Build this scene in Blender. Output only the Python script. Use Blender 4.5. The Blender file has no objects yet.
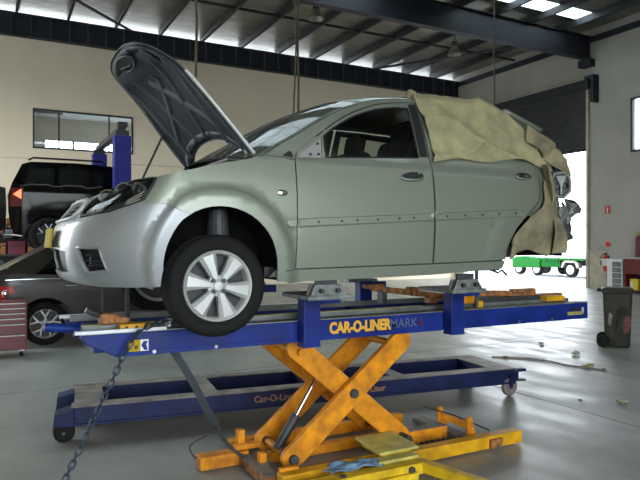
import bpy, bmesh, math, random
from mathutils import Vector, Matrix, noise
from mathutils.geometry import delaunay_2d_cdt
PI = math.pi
SC = bpy.context.scene
COL = SC.collection
random.seed(7)

# ---------------------------------------------------------------- camera
YAW = math.radians(28)
cd = bpy.data.cameras.new('camera'); cam = bpy.data.objects.new('camera', cd); COL.objects.link(cam)
cam.location = (0, 0, 1.65); cam.rotation_euler = (PI/2, 0, -YAW)
cd.sensor_width = 36; cd.lens = 620/640*36; cd.shift_y = 3/640; cd.clip_end = 500
SC.camera = cam

# ---------------------------------------------------------------- world, portals, exposure
W = bpy.data.worlds.new('sky'); SC.world = W; W.use_nodes = True
wn = W.node_tree.nodes; wl = W.node_tree.links
bg = wn['Background']
tc = wn.new('ShaderNodeTexCoord'); sx = wn.new('ShaderNodeSeparateXYZ'); rp = wn.new('ShaderNodeValToRGB')
wl.new(tc.outputs['Generated'], sx.inputs[0]); wl.new(sx.outputs['Z'], rp.inputs[0]); wl.new(rp.outputs[0], bg.inputs[0])
rp.color_ramp.elements[0].position = 0.0; rp.color_ramp.elements[0].color = (.93, .97, 1, 1)
rp.color_ramp.elements[1].position = .7; rp.color_ramp.elements[1].color = (.72, .84, 1, 1)
bg.inputs[1].default_value = 9.0
def portal(loc, rot, w, h):
    l = bpy.data.lights.new('daylight_portal', 'AREA'); l.shape = 'RECTANGLE'; l.size = w; l.size_y = h
    l.cycles.is_portal = True
    o = bpy.data.objects.new('daylight_portal', l); COL.objects.link(o); o.location = loc; o.rotation_euler = rot
portal((19.4, 19.0, 2.5), (0, math.radians(90), 0), 5, 7.0)          # roller door opening, right wall
portal((.25, -4.9, 2.25), (math.radians(90), 0, 0), 8.5, 4.5)          # doorway behind the camera
portal((-6.9, 16.5, 3.2), (0, math.radians(-90), 0), 6.4, 10)           # unseen opening added in left wall to light back wall and nose
SC.view_settings.view_transform = 'Standard'; SC.view_settings.look = 'None'
SC.view_settings.exposure = 0.0; SC.view_settings.gamma = 1; SC.view_settings.use_curve_mapping = False
try: SC.cycles.use_denoising = True
except Exception: pass
SC.cycles.max_bounces = 10; SC.cycles.diffuse_bounces = 6; SC.cycles.sample_clamp_indirect = 8

# ---------------------------------------------------------------- materials
def mat(name, col, rough=.5, metal=0., var=0., vscale=6., bump=0., bscale=40., coat=0., col2=None, spec=.5, stretch=None, detail=4., rvar=0.):
    m = bpy.data.materials.new(name); m.use_nodes = True
    nt = m.node_tree; b = nt.nodes['Principled BSDF']
    b.inputs['Base Color'].default_value = (*col, 1); b.inputs['Roughness'].default_value = rough
    b.inputs['Metallic'].default_value = metal; b.inputs['Coat Weight'].default_value = coat
    b.inputs['Coat Roughness'].default_value = .08
    b.inputs['Specular IOR Level'].default_value = spec
    if var or bump or rvar:
        t = nt.nodes.new('ShaderNodeTexCoord'); mp = nt.nodes.new('ShaderNodeMapping')
        nt.links.new(t.outputs['Object'], mp.inputs[0])
        if stretch: mp.inputs['Scale'].default_value = stretch
    if var or rvar:
        n = nt.nodes.new('ShaderNodeTexNoise'); n.inputs['Scale'].default_value = vscale; n.inputs['Detail'].default_value = detail
        nt.links.new(mp.outputs[0], n.inputs[0])
        r = nt.nodes.new('ShaderNodeValToRGB'); r.color_ramp.elements[0].position = .32; r.color_ramp.elements[1].position = .68
        c2 = col2 or tuple(max(0, c*(1-var)) for c in col)
        r.color_ramp.elements[0].color = (*c2, 1); r.color_ramp.elements[1].color = (*tuple(min(1, c*(1+var*.4)) for c in col), 1)
        nt.links.new(n.outputs[0], r.inputs[0])
        if var: nt.links.new(r.outputs[0], b.inputs['Base Color'])
        if rvar:
            mr = nt.nodes.new('ShaderNodeMapRange'); mr.inputs['To Min'].default_value = max(.02, rough-rvar); mr.inputs['To Max'].default_value = rough+rvar
            mr.inputs['From Min'].default_value = .3; mr.inputs['From Max'].default_value = .7
            nt.links.new(n.outputs[0], mr.inputs[0]); nt.links.new(mr.outputs[0], b.inputs['Roughness'])
    if bump:
        n2 = nt.nodes.new('ShaderNodeTexNoise'); n2.inputs['Scale'].default_value = bscale; n2.inputs['Detail'].default_value = 5
        bp = nt.nodes.new('ShaderNodeBump'); bp.inputs['Strength'].default_value = bump; bp.inputs['Distance'].default_value = .02
        nt.links.new(mp.outputs[0], n2.inputs[0]); nt.links.new(n2.outputs[0], bp.inputs['Height']); nt.links.new(bp.outputs[0], b.inputs['Normal'])
    return m
def glass(name, col, alpha=.35, rough=.02):
    m = bpy.data.materials.new(name); m.use_nodes = True; nt = m.node_tree
    nt.nodes.remove(nt.nodes['Principled BSDF']); out = nt.nodes['Material Output']
    tr = nt.nodes.new('ShaderNodeBsdfTransparent'); tr.inputs[0].default_value = (*col, 1)
    gl = nt.nodes.new('ShaderNodeBsdfGlossy'); gl.inputs['Roughness'].default_value = rough
    fr = nt.nodes.new('ShaderNodeFresnel'); fr.inputs[0].default_value = 1.6
    mx = nt.nodes.new('ShaderNodeMixShader'); nt.links.new(fr.outputs[0], mx.inputs[0])
    nt.links.new(tr.outputs[0], mx.inputs[1]); nt.links.new(gl.outputs[0], mx.inputs[2]); nt.links.new(mx.outputs[0], out.inputs[0])
    return m
M = {}
M['paint'] = mat('silver_green_paint', (.235, .268, .212), .40, .45, coat=.5)
M['paint_front_lit'] = mat('lit_silver_paint', (.26, .285, .29), .40, .42, coat=.5)  # body paint made paler and bluer; daylight on the nose put into colour
M['inner'] = mat('inner_shell_paint', (.075, .085, .07), .6)
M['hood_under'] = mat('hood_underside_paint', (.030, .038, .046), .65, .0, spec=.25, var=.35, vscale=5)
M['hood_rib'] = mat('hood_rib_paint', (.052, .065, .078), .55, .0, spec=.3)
M['black'] = mat('black_plastic', (.012, .013, .014), .5)
M['liner'] = mat('arch_liner_felt', (.005, .005, .005), .95, spec=.1)
M['taildark'] = mat('dark_red_lens', (.07, .004, .003), .2)
M['blackgloss'] = mat('black_gloss', (.008, .009, .01), .12, coat=.5)
M['rubber'] = mat('tyre_rubber', (.008, .0085, .008), .8, spec=.25, bump=.15, bscale=60)
M['alloy'] = mat('alloy', (.47, .49, .47), .45, .35)
M['alloy_dull'] = mat('alloy_dull', (.42, .42, .40), .42, .6)
M['steel'] = mat('steel', (.38, .39, .39), .35, .9, var=.3, vscale=15)
M['darksteel'] = mat('dark_steel', (.06, .065, .07), .55, .4, var=.4, vscale=12)
M['galv'] = mat('greenish_steel_clamp', (.20, .23, .21), .5, .35, var=.4, vscale=20)
M['chrome'] = mat('chrome', (.7, .72, .72), .12, 1)
M['glass'] = glass('car_glass', (.72, .78, .74))
def dusty():
    m = glass('dusty_windscreen', (.55, .6, .56)); nt = m.node_tree; out = nt.nodes['Material Output']; src = out.inputs[0].links[0].from_socket
    d = nt.nodes.new('ShaderNodeBsdfDiffuse'); d.inputs[0].default_value = (.16, .165, .15, 1); x = nt.nodes.new('ShaderNodeMixShader'); x.inputs[0].default_value = .55
    nt.links.new(src, x.inputs[1]); nt.links.new(d.outputs[0], x.inputs[2]); nt.links.new(x.outputs[0], out.inputs[0]); return m
M['screen'] = dusty()
M['darkglass'] = mat('tinted_glass', (.004, .005, .005), .05, spec=.4)
M['lens'] = glass('lamp_lens', (.85, .9, .92))
M['reflector'] = mat('lamp_reflector', (.32, .34, .35), .22, .9)
M['yellowplate'] = mat('number_plate_yellow', (.42, .31, .001), .6, spec=.1)
M['amber'] = mat('amber', (.75, .25, .03), .3)
M['seat'] = mat('seat_fabric', (.045, .045, .048), .9, var=.3, vscale=40)
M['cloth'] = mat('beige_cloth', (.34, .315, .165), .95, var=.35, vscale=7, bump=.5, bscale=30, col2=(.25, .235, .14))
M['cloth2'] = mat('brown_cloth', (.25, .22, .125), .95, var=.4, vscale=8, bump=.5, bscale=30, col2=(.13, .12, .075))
M['blue'] = mat('bench_blue', (.004, .022, .19), .5, var=.35, vscale=5, spec=.3, bump=.05, rvar=.08)
M['bluedark'] = mat('trolley_blue', (.005, .013, .07), .55, spec=.3, var=.45, vscale=6, bump=.06)
M['bluelift'] = mat('post_blue', (.012, .018, .20), .5, spec=.3, var=.15)
M['bench_top'] = mat('bench_top_steel', (.20, .22, .21), .5, .5, var=.35, vscale=7, stretch=(1, 6, 1))
M['strip'] = mat('pale_strip', (.62, .65, .68), .4, .2, var=.2, vscale=10)
M['tape'] = mat('yellow_scale_tape', (.36, .34, .10), .5, var=.35, vscale=9)
M['orange'] = mat('lift_orange', (.70, .27, .006), .5, spec=.3, var=.42, vscale=9, col2=(.42, .15, .01), bump=.08)
M['orange2'] = mat('orange_yellow', (.70, .36, .010), .5, spec=.3, var=.3, vscale=8, bump=.05)
M['yellow'] = mat('lift_yellow', (.66, .44, .015), .5, spec=.3, var=.35, vscale=9, bump=.05)
M['yellowpale'] = mat('pale_yellow_plate', (.50, .46, .12), .5, var=.3, vscale=9)
M['rust'] = mat('rusty_orange_clamp', (.38, .15, .035), .65, .2, var=.7, vscale=22, col2=(.09, .055, .04), bump=.3)
M['trolleytop'] = mat('worn_trolley_top', (.23, .20, .17), .6, .2, var=.4, vscale=6, col2=(.12, .105, .09))
M['letter'] = mat('orange_lettering', (.75, .40, .03), .5)
M['letterdim'] = mat('faded_lettering', (.30, .17, .06), .6, var=.5, vscale=25)
M['letterblue'] = mat('outline_lettering', (.09, .11, .22), .5)
M['wall'] = mat('cream_wall', (.80, .69, .51), .85, var=.07, vscale=.5, bump=.04, bscale=8)
M['wallgrey'] = mat('grey_block_wall', (.42, .415, .365), .85, var=.12, vscale=.8, bump=.1, bscale=12)
M['pier'] = mat('cream_pier', (.50, .46, .35), .8, var=.25, vscale=3)
M['beam'] = mat('dark_blue_steel', (.016, .020, .031), .6, var=.2, vscale=3)
M['purlin'] = mat('purlin_steel', (.036, .040, .044), .55, .2)
M['stiff'] = mat('stiffener_steel', (.045, .05, .065), .6)
M['foil'] = mat('roof_foil', (.27, .265, .23), .42, .75, var=.25, vscale=2, bump=.9, bscale=5, stretch=(.5, 2.2, 1))
M['shutter'] = mat('roller_shutter', (.048, .053, .058), .6, var=.15)
M['frame'] = mat('window_frame', (.025, .025, .028), .5)
M['white'] = mat('white_paint', (.72, .73, .72), .5)
M['room'] = mat('office_paint', (.62, .58, .50), .8)
M['bin'] = mat('bin_green_grey', (.034, .034, .022), .55, spec=.25, var=.5, vscale=5, col2=(.024, .025, .02))
M['stain'] = mat('bin_stain', (.012, .014, .013), .8, var=.3)
M['redpatch'] = mat('bin_red_patch', (.14, .045, .04), .7, var=.5, vscale=14)
M['red'] = mat('red_tool_cabinet', (.16, .010, .016), .38, var=.25, vscale=4, coat=.2)
M['reddark'] = mat('maroon', (.13, .012, .03), .4)
M['redbright'] = mat('signal_red', (.62, .03, .02), .4)
M['green'] = mat('truck_green', (.014, .135, .022), .6, spec=.1)
M['brown'] = mat('brown_car_paint', (.016, .013, .008), .32, .1, coat=.2)
M['suv'] = mat('black_car_paint', (.0015, .0015, .0016), .08, .0, spec=.2)
M['tail'] = mat('tail_lamp_red', (.45, .02, .01), .2)
M['bluerag'] = mat('blue_rag', (.16, .29, .42), .95, var=.35, vscale=15, bump=.4)
M['chain'] = mat('chain_blue_grey', (.055, .085, .11), .45, .6, var=.4, vscale=30)
M['hose'] = mat('dark_hose', (.03, .04, .045), .6)
M['rope'] = mat('brown_cable', (.10, .075, .05), .8)
M['paper'] = mat('scrap_paper', (.38, .36, .25), .9, var=.3, vscale=30)
M['yjug'] = mat('yellow_jug', (.72, .55, .03), .4)
M['outground'] = mat('outside_concrete', (.34, .34, .33), .8, var=.08, vscale=1)
M['lampglass'] = mat('lamp_shade_alloy', (.30, .27, .24), .4, .6)
def tl_emit():
    m = mat('lit_tail_lamp', (.9, .12, .05), .3); b = m.node_tree.nodes['Principled BSDF']
    b.inputs['Emission Color'].default_value = (1, .16, .05, 1); b.inputs['Emission Strength'].default_value = 2.2; return m
M['taillit'] = tl_emit()
def floor_mat():
    m = bpy.data.materials.new('polished_concrete'); m.use_nodes = True; nt = m.node_tree; b = nt.nodes['Principled BSDF']
    t = nt.nodes.new('ShaderNodeTexCoord')
    n = nt.nodes.new('ShaderNodeTexNoise'); n.inputs['Scale'].default_value = .9; n.inputs['Detail'].default_value = 8; n.inputs['Roughness'].default_value = .6
    n2 = nt.nodes.new('ShaderNodeTexNoise'); n2.inputs['Scale'].default_value = 3.5; n2.inputs['Detail'].default_value = 6
    mp = nt.nodes.new('ShaderNodeMapping'); mp.inputs['Scale'].default_value = (1, .35, 1); mp.inputs['Rotation'].default_value = (0, 0, .5)
    nt.links.new(t.outputs['Object'], mp.inputs[0]); nt.links.new(mp.outputs[0], n2.inputs[0]); nt.links.new(t.outputs['Object'], n.inputs[0])
    r = nt.nodes.new('ShaderNodeValToRGB'); r.color_ramp.elements[0].position = .3; r.color_ramp.elements[1].position = .7
    r.color_ramp.elements[0].color = (.205, .205, .175, 1); r.color_ramp.elements[1].color = (.32, .32, .285, 1)
    nt.links.new(n.outputs[0], r.inputs[0]); nt.links.new(r.outputs[0], b.inputs['Base Color'])
    mr = nt.nodes.new('ShaderNodeMapRange'); mr.inputs['From Min'].default_value = .35; mr.inputs['From Max'].default_value = .65
    mr.inputs['To Min'].default_value = .34; mr.inputs['To Max'].default_value = .50
    nt.links.new(n2.outputs[0], mr.inputs[0]); nt.links.new(mr.outputs[0], b.inputs['Roughness'])
    return m
M['floor'] = floor_mat()
def sky_sheet():
    m = bpy.data.materials.new('translucent_roof_sheet'); m.use_nodes = True; nt = m.node_tree
    nt.nodes.remove(nt.nodes['Principled BSDF']); out = nt.nodes['Material Output']
    a = nt.nodes.new('ShaderNodeBsdfTranslucent'); a.inputs[0].default_value = (.75, .78, .75, 1)
    nt.links.new(a.outputs[0], out.inputs[0]); return m
M['skysheet'] = sky_sheet()

# ---------------------------------------------------------------- mesh helpers
class MB:
    def __init__(s): s.v = []; s.f = []
    def add(s, vs, fs):
        n = len(s.v); s.v += [tuple(v) for v in vs]; s.f += [tuple(i+n for i in f) for f in fs]; return s
    def box(s, c, d, rot=None, taper=1.):
        x, y, z = d[0]/2, d[1]/2, d[2]/2
        vs = [Vector((a*x*(taper if k > 0 else 1), b*y*(taper if k > 0 else 1), k*z)) for k in (-1, 1) for a, b in ((-1, -1), (1, -1), (1, 1), (-1, 1))]
        if rot is not None:
            R = rot if isinstance(rot, Matrix) else Matrix.Rotation(rot, 3, 'Z'); vs = [R @ v for v in vs]
        c = Vector(c); vs = [v+c for v in vs]
        return s.add(vs, [(3, 2, 1, 0), (4, 5, 6, 7), (0, 1, 5, 4), (1, 2, 6, 5), (2, 3, 7, 6), (3, 0, 4, 7)])
    def bx(s, x0, x1, y0, y1, z0, z1): return s.box(((x0+x1)/2, (y0+y1)/2, (z0+z1)/2), (abs(x1-x0), abs(y1-y0), abs(z1-z0)))
    def bar(s, p0, p1, w, h, up=(0, 0, 1)):
        p0, p1 = Vector(p0), Vector(p1); d = (p1-p0); L = d.length; d.normalize(); up = Vector(up)
        if abs(d.dot(up)) > .98: up = Vector((0, 1, 0))
        sd = d.cross(up).normalized(); u = sd.cross(d).normalized()
        vs = []
        for p in (p0, p1):
            for a, b in ((-1, -1), (1, -1), (1, 1), (-1, 1)): vs.append(p+sd*a*w/2+u*b*h/2)
        return s.add(vs, [(0, 1, 2, 3), (7, 6, 5, 4), (4, 5, 1, 0), (5, 6, 2, 1), (6, 7, 3, 2), (7, 4, 0, 3)])
    def cyl(s, p0, p1, r0, r1=None, n=16, cap=True):
        r1 = r0 if r1 is None else r1; p0, p1 = Vector(p0), Vector(p1); d = (p1-p0).normalized()
        a = d.orthogonal().normalized(); b = d.cross(a)
        vs = [p0+(a*math.cos(2*PI*i/n)+b*math.sin(2*PI*i/n))*r0 for i in range(n)] + [p1+(a*math.cos(2*PI*i/n)+b*math.sin(2*PI*i/n))*r1 for i in range(n)]
        fs = [(i, (i+1) % n, n+(i+1) % n, n+i) for i in range(n)]
        if cap: fs += [tuple(reversed(range(n))), tuple(range(n, 2*n))]
        return s.add(vs, fs)
    def tube(s, pts, r, n=8, closed=False):
        pts = [Vector(p) for p in pts]; m = len(pts); rings = []; a = None
        for i, p in enumerate(pts):
            if closed: d = (pts[(i+1) % m]-pts[i-1]).normalized()
            else: d = (pts[min(i+1, m-1)]-pts[max(i-1, 0)]).normalized()
            if a is None: a = d.orthogonal().normalized()
            a = (a-d*a.dot(d)).normalized(); b = d.cross(a)
            rings.append([p+(a*math.cos(2*PI*k/n)+b*math.sin(2*PI*k/n))*r for k in range(n)])
        vs = [v for q in rings for v in q]; fs = []
        for i in range(m if closed else m-1):
            j = (i+1) % m
            for k in range(n): fs.append((i*n+k, i*n+(k+1) % n, j*n+(k+1) % n, j*n+k))
        if not closed: fs += [tuple(reversed(range(n))), tuple(range((m-1)*n, m*n))]
        return s.add(vs, fs)
    def prism(s, poly, a0, a1, plane='XZ'):
        def P(u, v, w): return {'XZ': (u, w, v), 'XY': (u, v, w), 'YZ': (w, u, v)}[plane]
        n = len(poly); vs = [P(u, v, a0) for u, v in poly]+[P(u, v, a1) for u, v in poly]
        return s.add(vs, [tuple(range(n)), tuple(reversed(range(n, 2*n)))]+[(i, n+i, n+(i+1) % n, (i+1) % n) for i in range(n)])
    def lathe(s, prof, c, axis='Y', n=32, sign=1):
        # prof: (radius, offset along axis)
        vs = []; m = len(prof); c = Vector(c)
        for i in range(n):
            a = 2*PI*i/n; ca, sa = math.cos(a), math.sin(a)
            for r, o in prof:
                if axis == 'Y': vs.append(c+Vector((r*ca, o*sign, r*sa)))
                elif axis == 'Z': vs.append(c+Vector((r*ca, r*sa, o*sign)))
                else: vs.append(c+Vector((o*sign, r*ca, r*sa)))
        fs = []
        for i in range(n):
            j = (i+1) % n
            for k in range(m-1): fs.append((i*m+k, i*m+k+1, j*m+k+1, j*m+k))
        return s.add(vs, fs)
    def sphere(s, c, r, n=12, sc=(1, 1, 1)):
        pr = [(max(1e-4, math.sin(PI*i/8))*r, -math.cos(PI*i/8)*r) for i in range(9)]
        k = len(s.v); s.lathe(pr, (0, 0, 0), 'Z', n)
        for i in range(k, len(s.v)):
            v = s.v[i]; s.v[i] = (v[0]*sc[0]+c[0], v[1]*sc[1]+c[1], v[2]*sc[2]+c[2])
        return s
    def grid(s, fn, nu, nv):
        vs = [fn(i/nu, j/nv) for i in range(nu+1) for j in range(nv+1)]
        return s.add(vs, [(i*(nv+1)+j, (i+1)*(nv+1)+j, (i+1)*(nv+1)+j+1, i*(nv+1)+j+1) for i in range(nu) for j in range(nv)])
    def build(s, name, m, parent=None, bevel=0., smooth=None, solid=0., loc=None, recalc=True, subsurf=0):
        me = bpy.data.meshes.new(name)
        base = Vector((0, 0, 0)); ploc = Vector((0, 0, 0))
        if parent is not None:
            ploc = wloc(parent); base = ploc
        elif loc is not None: base = Vector(loc)
        me.from_pydata([(v[0]-base.x, v[1]-base.y, v[2]-base.z) for v in s.v], [], s.f); me.validate()
        if recalc:
            bm = bmesh.new(); bm.from_mesh(me); bmesh.ops.recalc_face_normals(bm, faces=bm.faces); bm.to_mesh(me); bm.free()
        me.materials.append(M[m] if isinstance(m, str) else m)
        o = bpy.data.objects.new(name, me); COL.objects.link(o)
        if parent is not None: o.parent = parent
        else: o.location = base
        if solid:
            md = o.modifiers.new('solid', 'SOLIDIFY'); md.thickness = abs(solid); md.offset = -1 if solid > 0 else 1
        if bevel:
            md = o.modifiers.new('bevel', 'BEVEL'); md.width = bevel; md.segments = 2; md.limit_method = 'ANGLE'; md.angle_limit = math.radians(40)
        if subsurf:
            md = o.modifiers.new('sub', 'SUBSURF'); md.levels = subsurf; md.render_levels = subsurf
        if smooth is not None: smooth_by(me, smooth)
        return o
def smooth_by(me, deg):
    for p in me.polygons: p.use_smooth = True
    if deg < 180:
        try: me.set_sharp_from_angle(angle=math.radians(deg))
        except Exception: pass
def wloc(o):
    v = Vector((0, 0, 0))
    while o is not None: v = v+o.location; o = o.parent
    return v
def tag(o, label, cat, group=None):
    o['label'] = label; o['category'] = cat
    if group: o['group'] = group
    return o
def thing(name, label, cat, loc, group=None):
    o = bpy.data.objects.new(name, None); COL.objects.link(o); o.location = loc; o.empty_display_size = .1
    return tag(o, label, cat, group)
def struct(o): o['kind'] = 'structure'; return o
def dup(o, parent, dloc=None, rot=None):
    c = o.copy(); COL.objects.link(c); c.parent = parent
    if dloc is not None: c.location = Vector(o.location)+Vector(dloc)
    if rot is not None: c.rotation_euler = rot
    return c
def ss(a, b, x):
    t = max(0, min(1, (x-a)/(b-a))); return t*t*(3-2*t)
def inpoly(x, y, P):
    c = False; n = len(P); j = n-1
    for i in range(n):
        xi, yi = P[i]; xj, yj = P[j]
        if (yi > y) != (yj > y) and x < (xj-xi)*(y-yi)/(yj-yi)+xi: c = not c
        j = i
    return c
def area(P): return sum(P[i-1][0]*P[i][1]-P[i][0]*P[i-1][1] for i in range(len(P)))/2
def inset(P, d):
    if area(P) < 0: P = P[::-1]
    n = len(P); out = []
    for i in range(n):
        a, b, c = Vector(P[i-1]), Vector(P[i]), Vector(P[(i+1) % n])
        e1 = (b-a).normalized(); e2 = (c-b).normalized(); n1 = Vector((-e1.y, e1.x)); n2 = Vector((-e2.y, e2.x))
        m = n1+n2; k = m.length
        m = m/k if k > .3 else n1
        out.append(tuple(b+m*d/max(.5, m.dot(n1))))
    return out
def resample(P, st, closed=True):
    out = []; n = len(P)
    for i in range(n if closed else n-1):
        a, b = P[i], P[(i+1) % n]; L = math.dist(a, b); k = max(1, round(L/st))
        for j in range(k): out.append((a[0]+(b[0]-a[0])*j/k, a[1]+(b[1]-a[1])*j/k))
    if not closed: out.append(P[-1])
    return out
def curve2(P, n=6, closed=False):
    """Catmull-Rom through 2-D points."""
    out = []; m = len(P)
    rg = range(m if closed else m-1)
    for i in rg:
        g = (lambda k: P[k % m]) if closed else (lambda k: P[max(0, min(m-1, k))])
        p0, p1, p2, p3 = g(i-1), g(i), g(i+1), g(i+2)
        for j in range(n):
            t = j/n
            out.append(tuple(.5*((2*p1[q])+(-p0[q]+p2[q])*t+(2*p0[q]-5*p1[q]+4*p2[q]-p3[q])*t*t+(-p0[q]+3*p1[q]-3*p2[q]+p3[q])*t**3) for q in range(len(p1))))
    if not closed: out.append(tuple(P[-1]))
    return out
def panel_mesh(outline, holes=(), step=.04, lines=()):
    """Triangulated flat sheet inside an outline with holes; returns verts2d, faces."""
    vs = []; es = []; loops = [outline]+list(holes)
    for P in loops:
        R = resample(P, step); n0 = len(vs); vs += R; es += [(n0+i, n0+(i+1) % len(R)) for i in range(len(R))]
    nb = len(vs)
    bound = list(vs)
    for ln in lines:
        R = [q for q in resample(ln, step, False) if inpoly(q[0], q[1], outline) and not any(inpoly(q[0], q[1], h) for h in holes)]
        n0 = len(vs); vs += R; es += [(n0+i, n0+i+1) for i in range(len(R)-1) if math.dist(R[i], R[i+1]) < step*1.6]; bound += R
    x0 = min(p[0] for p in outline); x1 = max(p[0] for p in outline); y0 = min(p[1] for p in outline); y1 = max(p[1] for p in outline)
    cells = {}
    for q in bound: cells.setdefault((int(q[0]//step), int(q[1]//step)), []).append(q)
    j = 0; y = y0+step*.5
    while y < y1:
        x = x0+(step*.5 if j % 2 else 0)
        while x < x1:
            if inpoly(x, y, outline) and not any(inpoly(x, y, h) for h in holes):
                ci, cj = int(x//step), int(y//step)
                if all(math.dist((x, y), q) > step*.45 for a in (-1, 0, 1) for b in (-1, 0, 1) for q in cells.get((ci+a, cj+b), ())):
                    vs.append((x, y))
            x += step
        y += step*.87; j += 1
    V, _, F, *_ = delaunay_2d_cdt([Vector(v) for v in vs], es, [], 0, 1e-5)
    fs = []
    for f in F:
        cx = sum(V[i][0] for i in f)/3; cy = sum(V[i][1] for i in f)/3
        if inpoly(cx, cy, outline) and not any(inpoly(cx, cy, h) for h in holes): fs.append(tuple(f))
    return [(v[0], v[1]) for v in V], fs
def skin(name, m, parent, fn, outline, holes=(), step=.04, lines=(), gap=0., thick=.012, side=-1, smooth=50, both=False):
    """A body panel: flat outline mapped by fn(p, z, side) with its edges turned inwards."""
    if gap: outline = inset(outline, gap)
    V, F = panel_mesh(outline, holes, step, lines)
    mb = MB()
    for sd in ((-1, 1) if both else (side,)):
        vs = [Vector(fn(a, b, sd)) for a, b in V]
        n = sum(((vs[f[1]]-vs[f[0]]).cross(vs[f[2]]-vs[f[0]])).y*sd for f in F)
        fs = [tuple(reversed(f)) for f in F] if n < 0 else F
        mb.add(vs, fs); flange(mb, vs, fs, abs(thick))
    return mb.build(name, m, parent, smooth=smooth, recalc=False)
def flange(mb, vs, fs, d):
    """Turn the free edges of a sheet inwards by d with their own vertices, so the face keeps clean normals."""
    vs = [Vector(v) for v in vs]; N = [Vector((0, 0, 0)) for _ in vs]; cnt = {}
    for f in fs:
        q = (vs[f[1]]-vs[f[0]]).cross(vs[f[2]]-vs[f[0]])
        for i in f: N[i] += q
        for i in range(len(f)):
            e = (f[i], f[(i+1) % len(f)]); cnt[e] = 1
    for (a, b) in list(cnt):
        if (b, a) not in cnt:
            na, nb = N[a].normalized()*d, N[b].normalized()*d
            mb.add([vs[a], vs[b], vs[b]-nb, vs[a]-na], [(3, 2, 1, 0)])
def text(s, name, m, parent, loc, size, rot, ext=.001, off=0., sx=1.):
    c = bpy.data.curves.new(name, 'FONT'); c.body = s; c.size = size; c.extrude = ext; c.offset = off; c.materials.append(M[m])
    o = bpy.data.objects.new(name, c); COL.objects.link(o)
    o.location = Vector(loc)-(wloc(parent) if parent else Vector((0, 0, 0))); o.rotation_euler = rot; o.scale = (sx, 1, 1)
    bpy.context.view_layer.update()
    me = bpy.data.meshes.new_from_object(o.evaluated_get(bpy.context.evaluated_depsgraph_get())); me.name = name
    q = bpy.data.objects.new(name, me); COL.objects.link(q); q.location = o.location; q.rotation_euler = o.rotation_euler; q.scale = o.scale
    nm = o.name; bpy.data.objects.remove(o); bpy.data.curves.remove(c); q.name = nm
    if parent: q.parent = parent
    return q
FRONT = (PI/2, 0, 0)     # text standing upright, read from -Y

# ================================================================ THE SETTING
XR, YB, XL, YF = 19.5, 23.0, -7.0, -5.0
fl = struct(MB().bx(XL, XR, YF, YB, -.2, -.012).build('floor', 'darksteel', loc=(0, 0, -.2)))
xs = [XL, -.87, 5.13, 11.13, 17.13, XR]; ys = [YF, 1.6, 7.6, 13.6, 19.6, YB]
for i in range(len(xs)-1):
    for j in range(len(ys)-1):
        g = .009
        MB().bx(xs[i]+g, xs[i+1]-g, ys[j]+g, ys[j+1]-g, -.06, 0).build('concrete_slab', 'floor', fl)
struct(MB().bx(XR, 90, -40, 90, -.25, -.03).build('pavement', 'outground', loc=(XR, 0, -.2)))
og = MB(); og.bx(XL-60, XR, YB+.3, 90, -.25, -.03)
struct(og.build('ground_outside', 'outground', loc=(0, YB, -.2)))
struct(MB().bx(XL-60, XR, -60, YF-.01, -.25, -.03).build('yard', 'outground', loc=(0, YF, -.2)))
# back wall: two courses of tilt-up panel with a recessed joint at 4.5 m, a window hole in the upper one
wx0, wx1, wz0, wz1 = 1.26, 4.56, 4.85, 6.2
wb = struct(MB().bx(XL, XR, YB+.06, YB+.1, 0, 8.6).build('wall_back', 'frame', loc=(0, YB, 0))) if False else None
wb = struct(MB().bx(XL, XR, YB+.02, YB+.2, 0, 4.49).build('wall_back', 'wall', loc=(0, YB, 0)))
m = MB(); m.bx(XL, XR, YB, YB+.2, 0, 4.48)
m.build('wall_panel', 'wall', wb)
m = MB(); m.bx(XL, wx0, YB, YB+.2, 4.5, 9.28); m.bx(wx1, XR, YB, YB+.2, 4.5, 9.28); m.bx(wx0, wx1, YB, YB+.2, 4.5, wz0); m.bx(wx0, wx1, YB, YB+.2, wz1, 9.28)
m.build('wall_panel', 'wall', wb)
w1 = MB()
for a in ((wx0, wx0+.05, wz0, wz1), (wx1-.05, wx1, wz0, wz1), (wx0, wx1, wz0, wz0+.06), (wx0, wx1, wz1-.06, wz1)): w1.bx(a[0], a[1], YB-.03, YB+.05, a[2], a[3])
w1 = struct(w1.build('window_1', 'frame', loc=(wx0, YB, wz0)))
for x in (2.08, 3.73): MB().bx(x-.025, x+.025, YB-.02, YB+.04, wz0, wz1).build('mullion', 'frame', w1)
for a, b in ((wx0, 2.08), (2.08, 3.73), (3.73, wx1)): MB().bx(a+.03, b-.03, YB+.0, YB+.008, wz0+.03, wz1-.03).build('pane', 'lens', w1)
# office behind that window
of = MB(); Y2 = 28.5
of.bx(-1, 9, YB+.2, Y2, 4.3, 4.4); of.bx(-1.1, -1, YB+.2, Y2, 4.3, 7); of.bx(9, 9.1, YB+.2, Y2, 4.3, 7)
fx = 2.0; of.bx(-1, fx, Y2, Y2+.1, 4.3, 7); of.bx(fx, 9, Y2, Y2+.1, 4.3, 4.7); of.bx(fx, 9, Y2, Y2+.1, 6.0, 7)
ofo = struct(of.build('wall_office', 'room', loc=(0, YB+.2, 4.3)))
MB().bx(-1, 9, YB+.2, Y2, 6.95, 7.05).build('office_ceiling', 'white', ofo)
for k in range(7):
    x = fx+k*1.15; MB().bx(x-.04, x+.04, Y2, Y2+.08, 4.7, 6.0).build('window_post', 'frame', ofo)
for y in (25.2, 27.2): MB().bx(1.2, 2.6, y, y+.12, 6.88, 6.95).build('ceiling_batten', 'lampglass', ofo)
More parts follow.
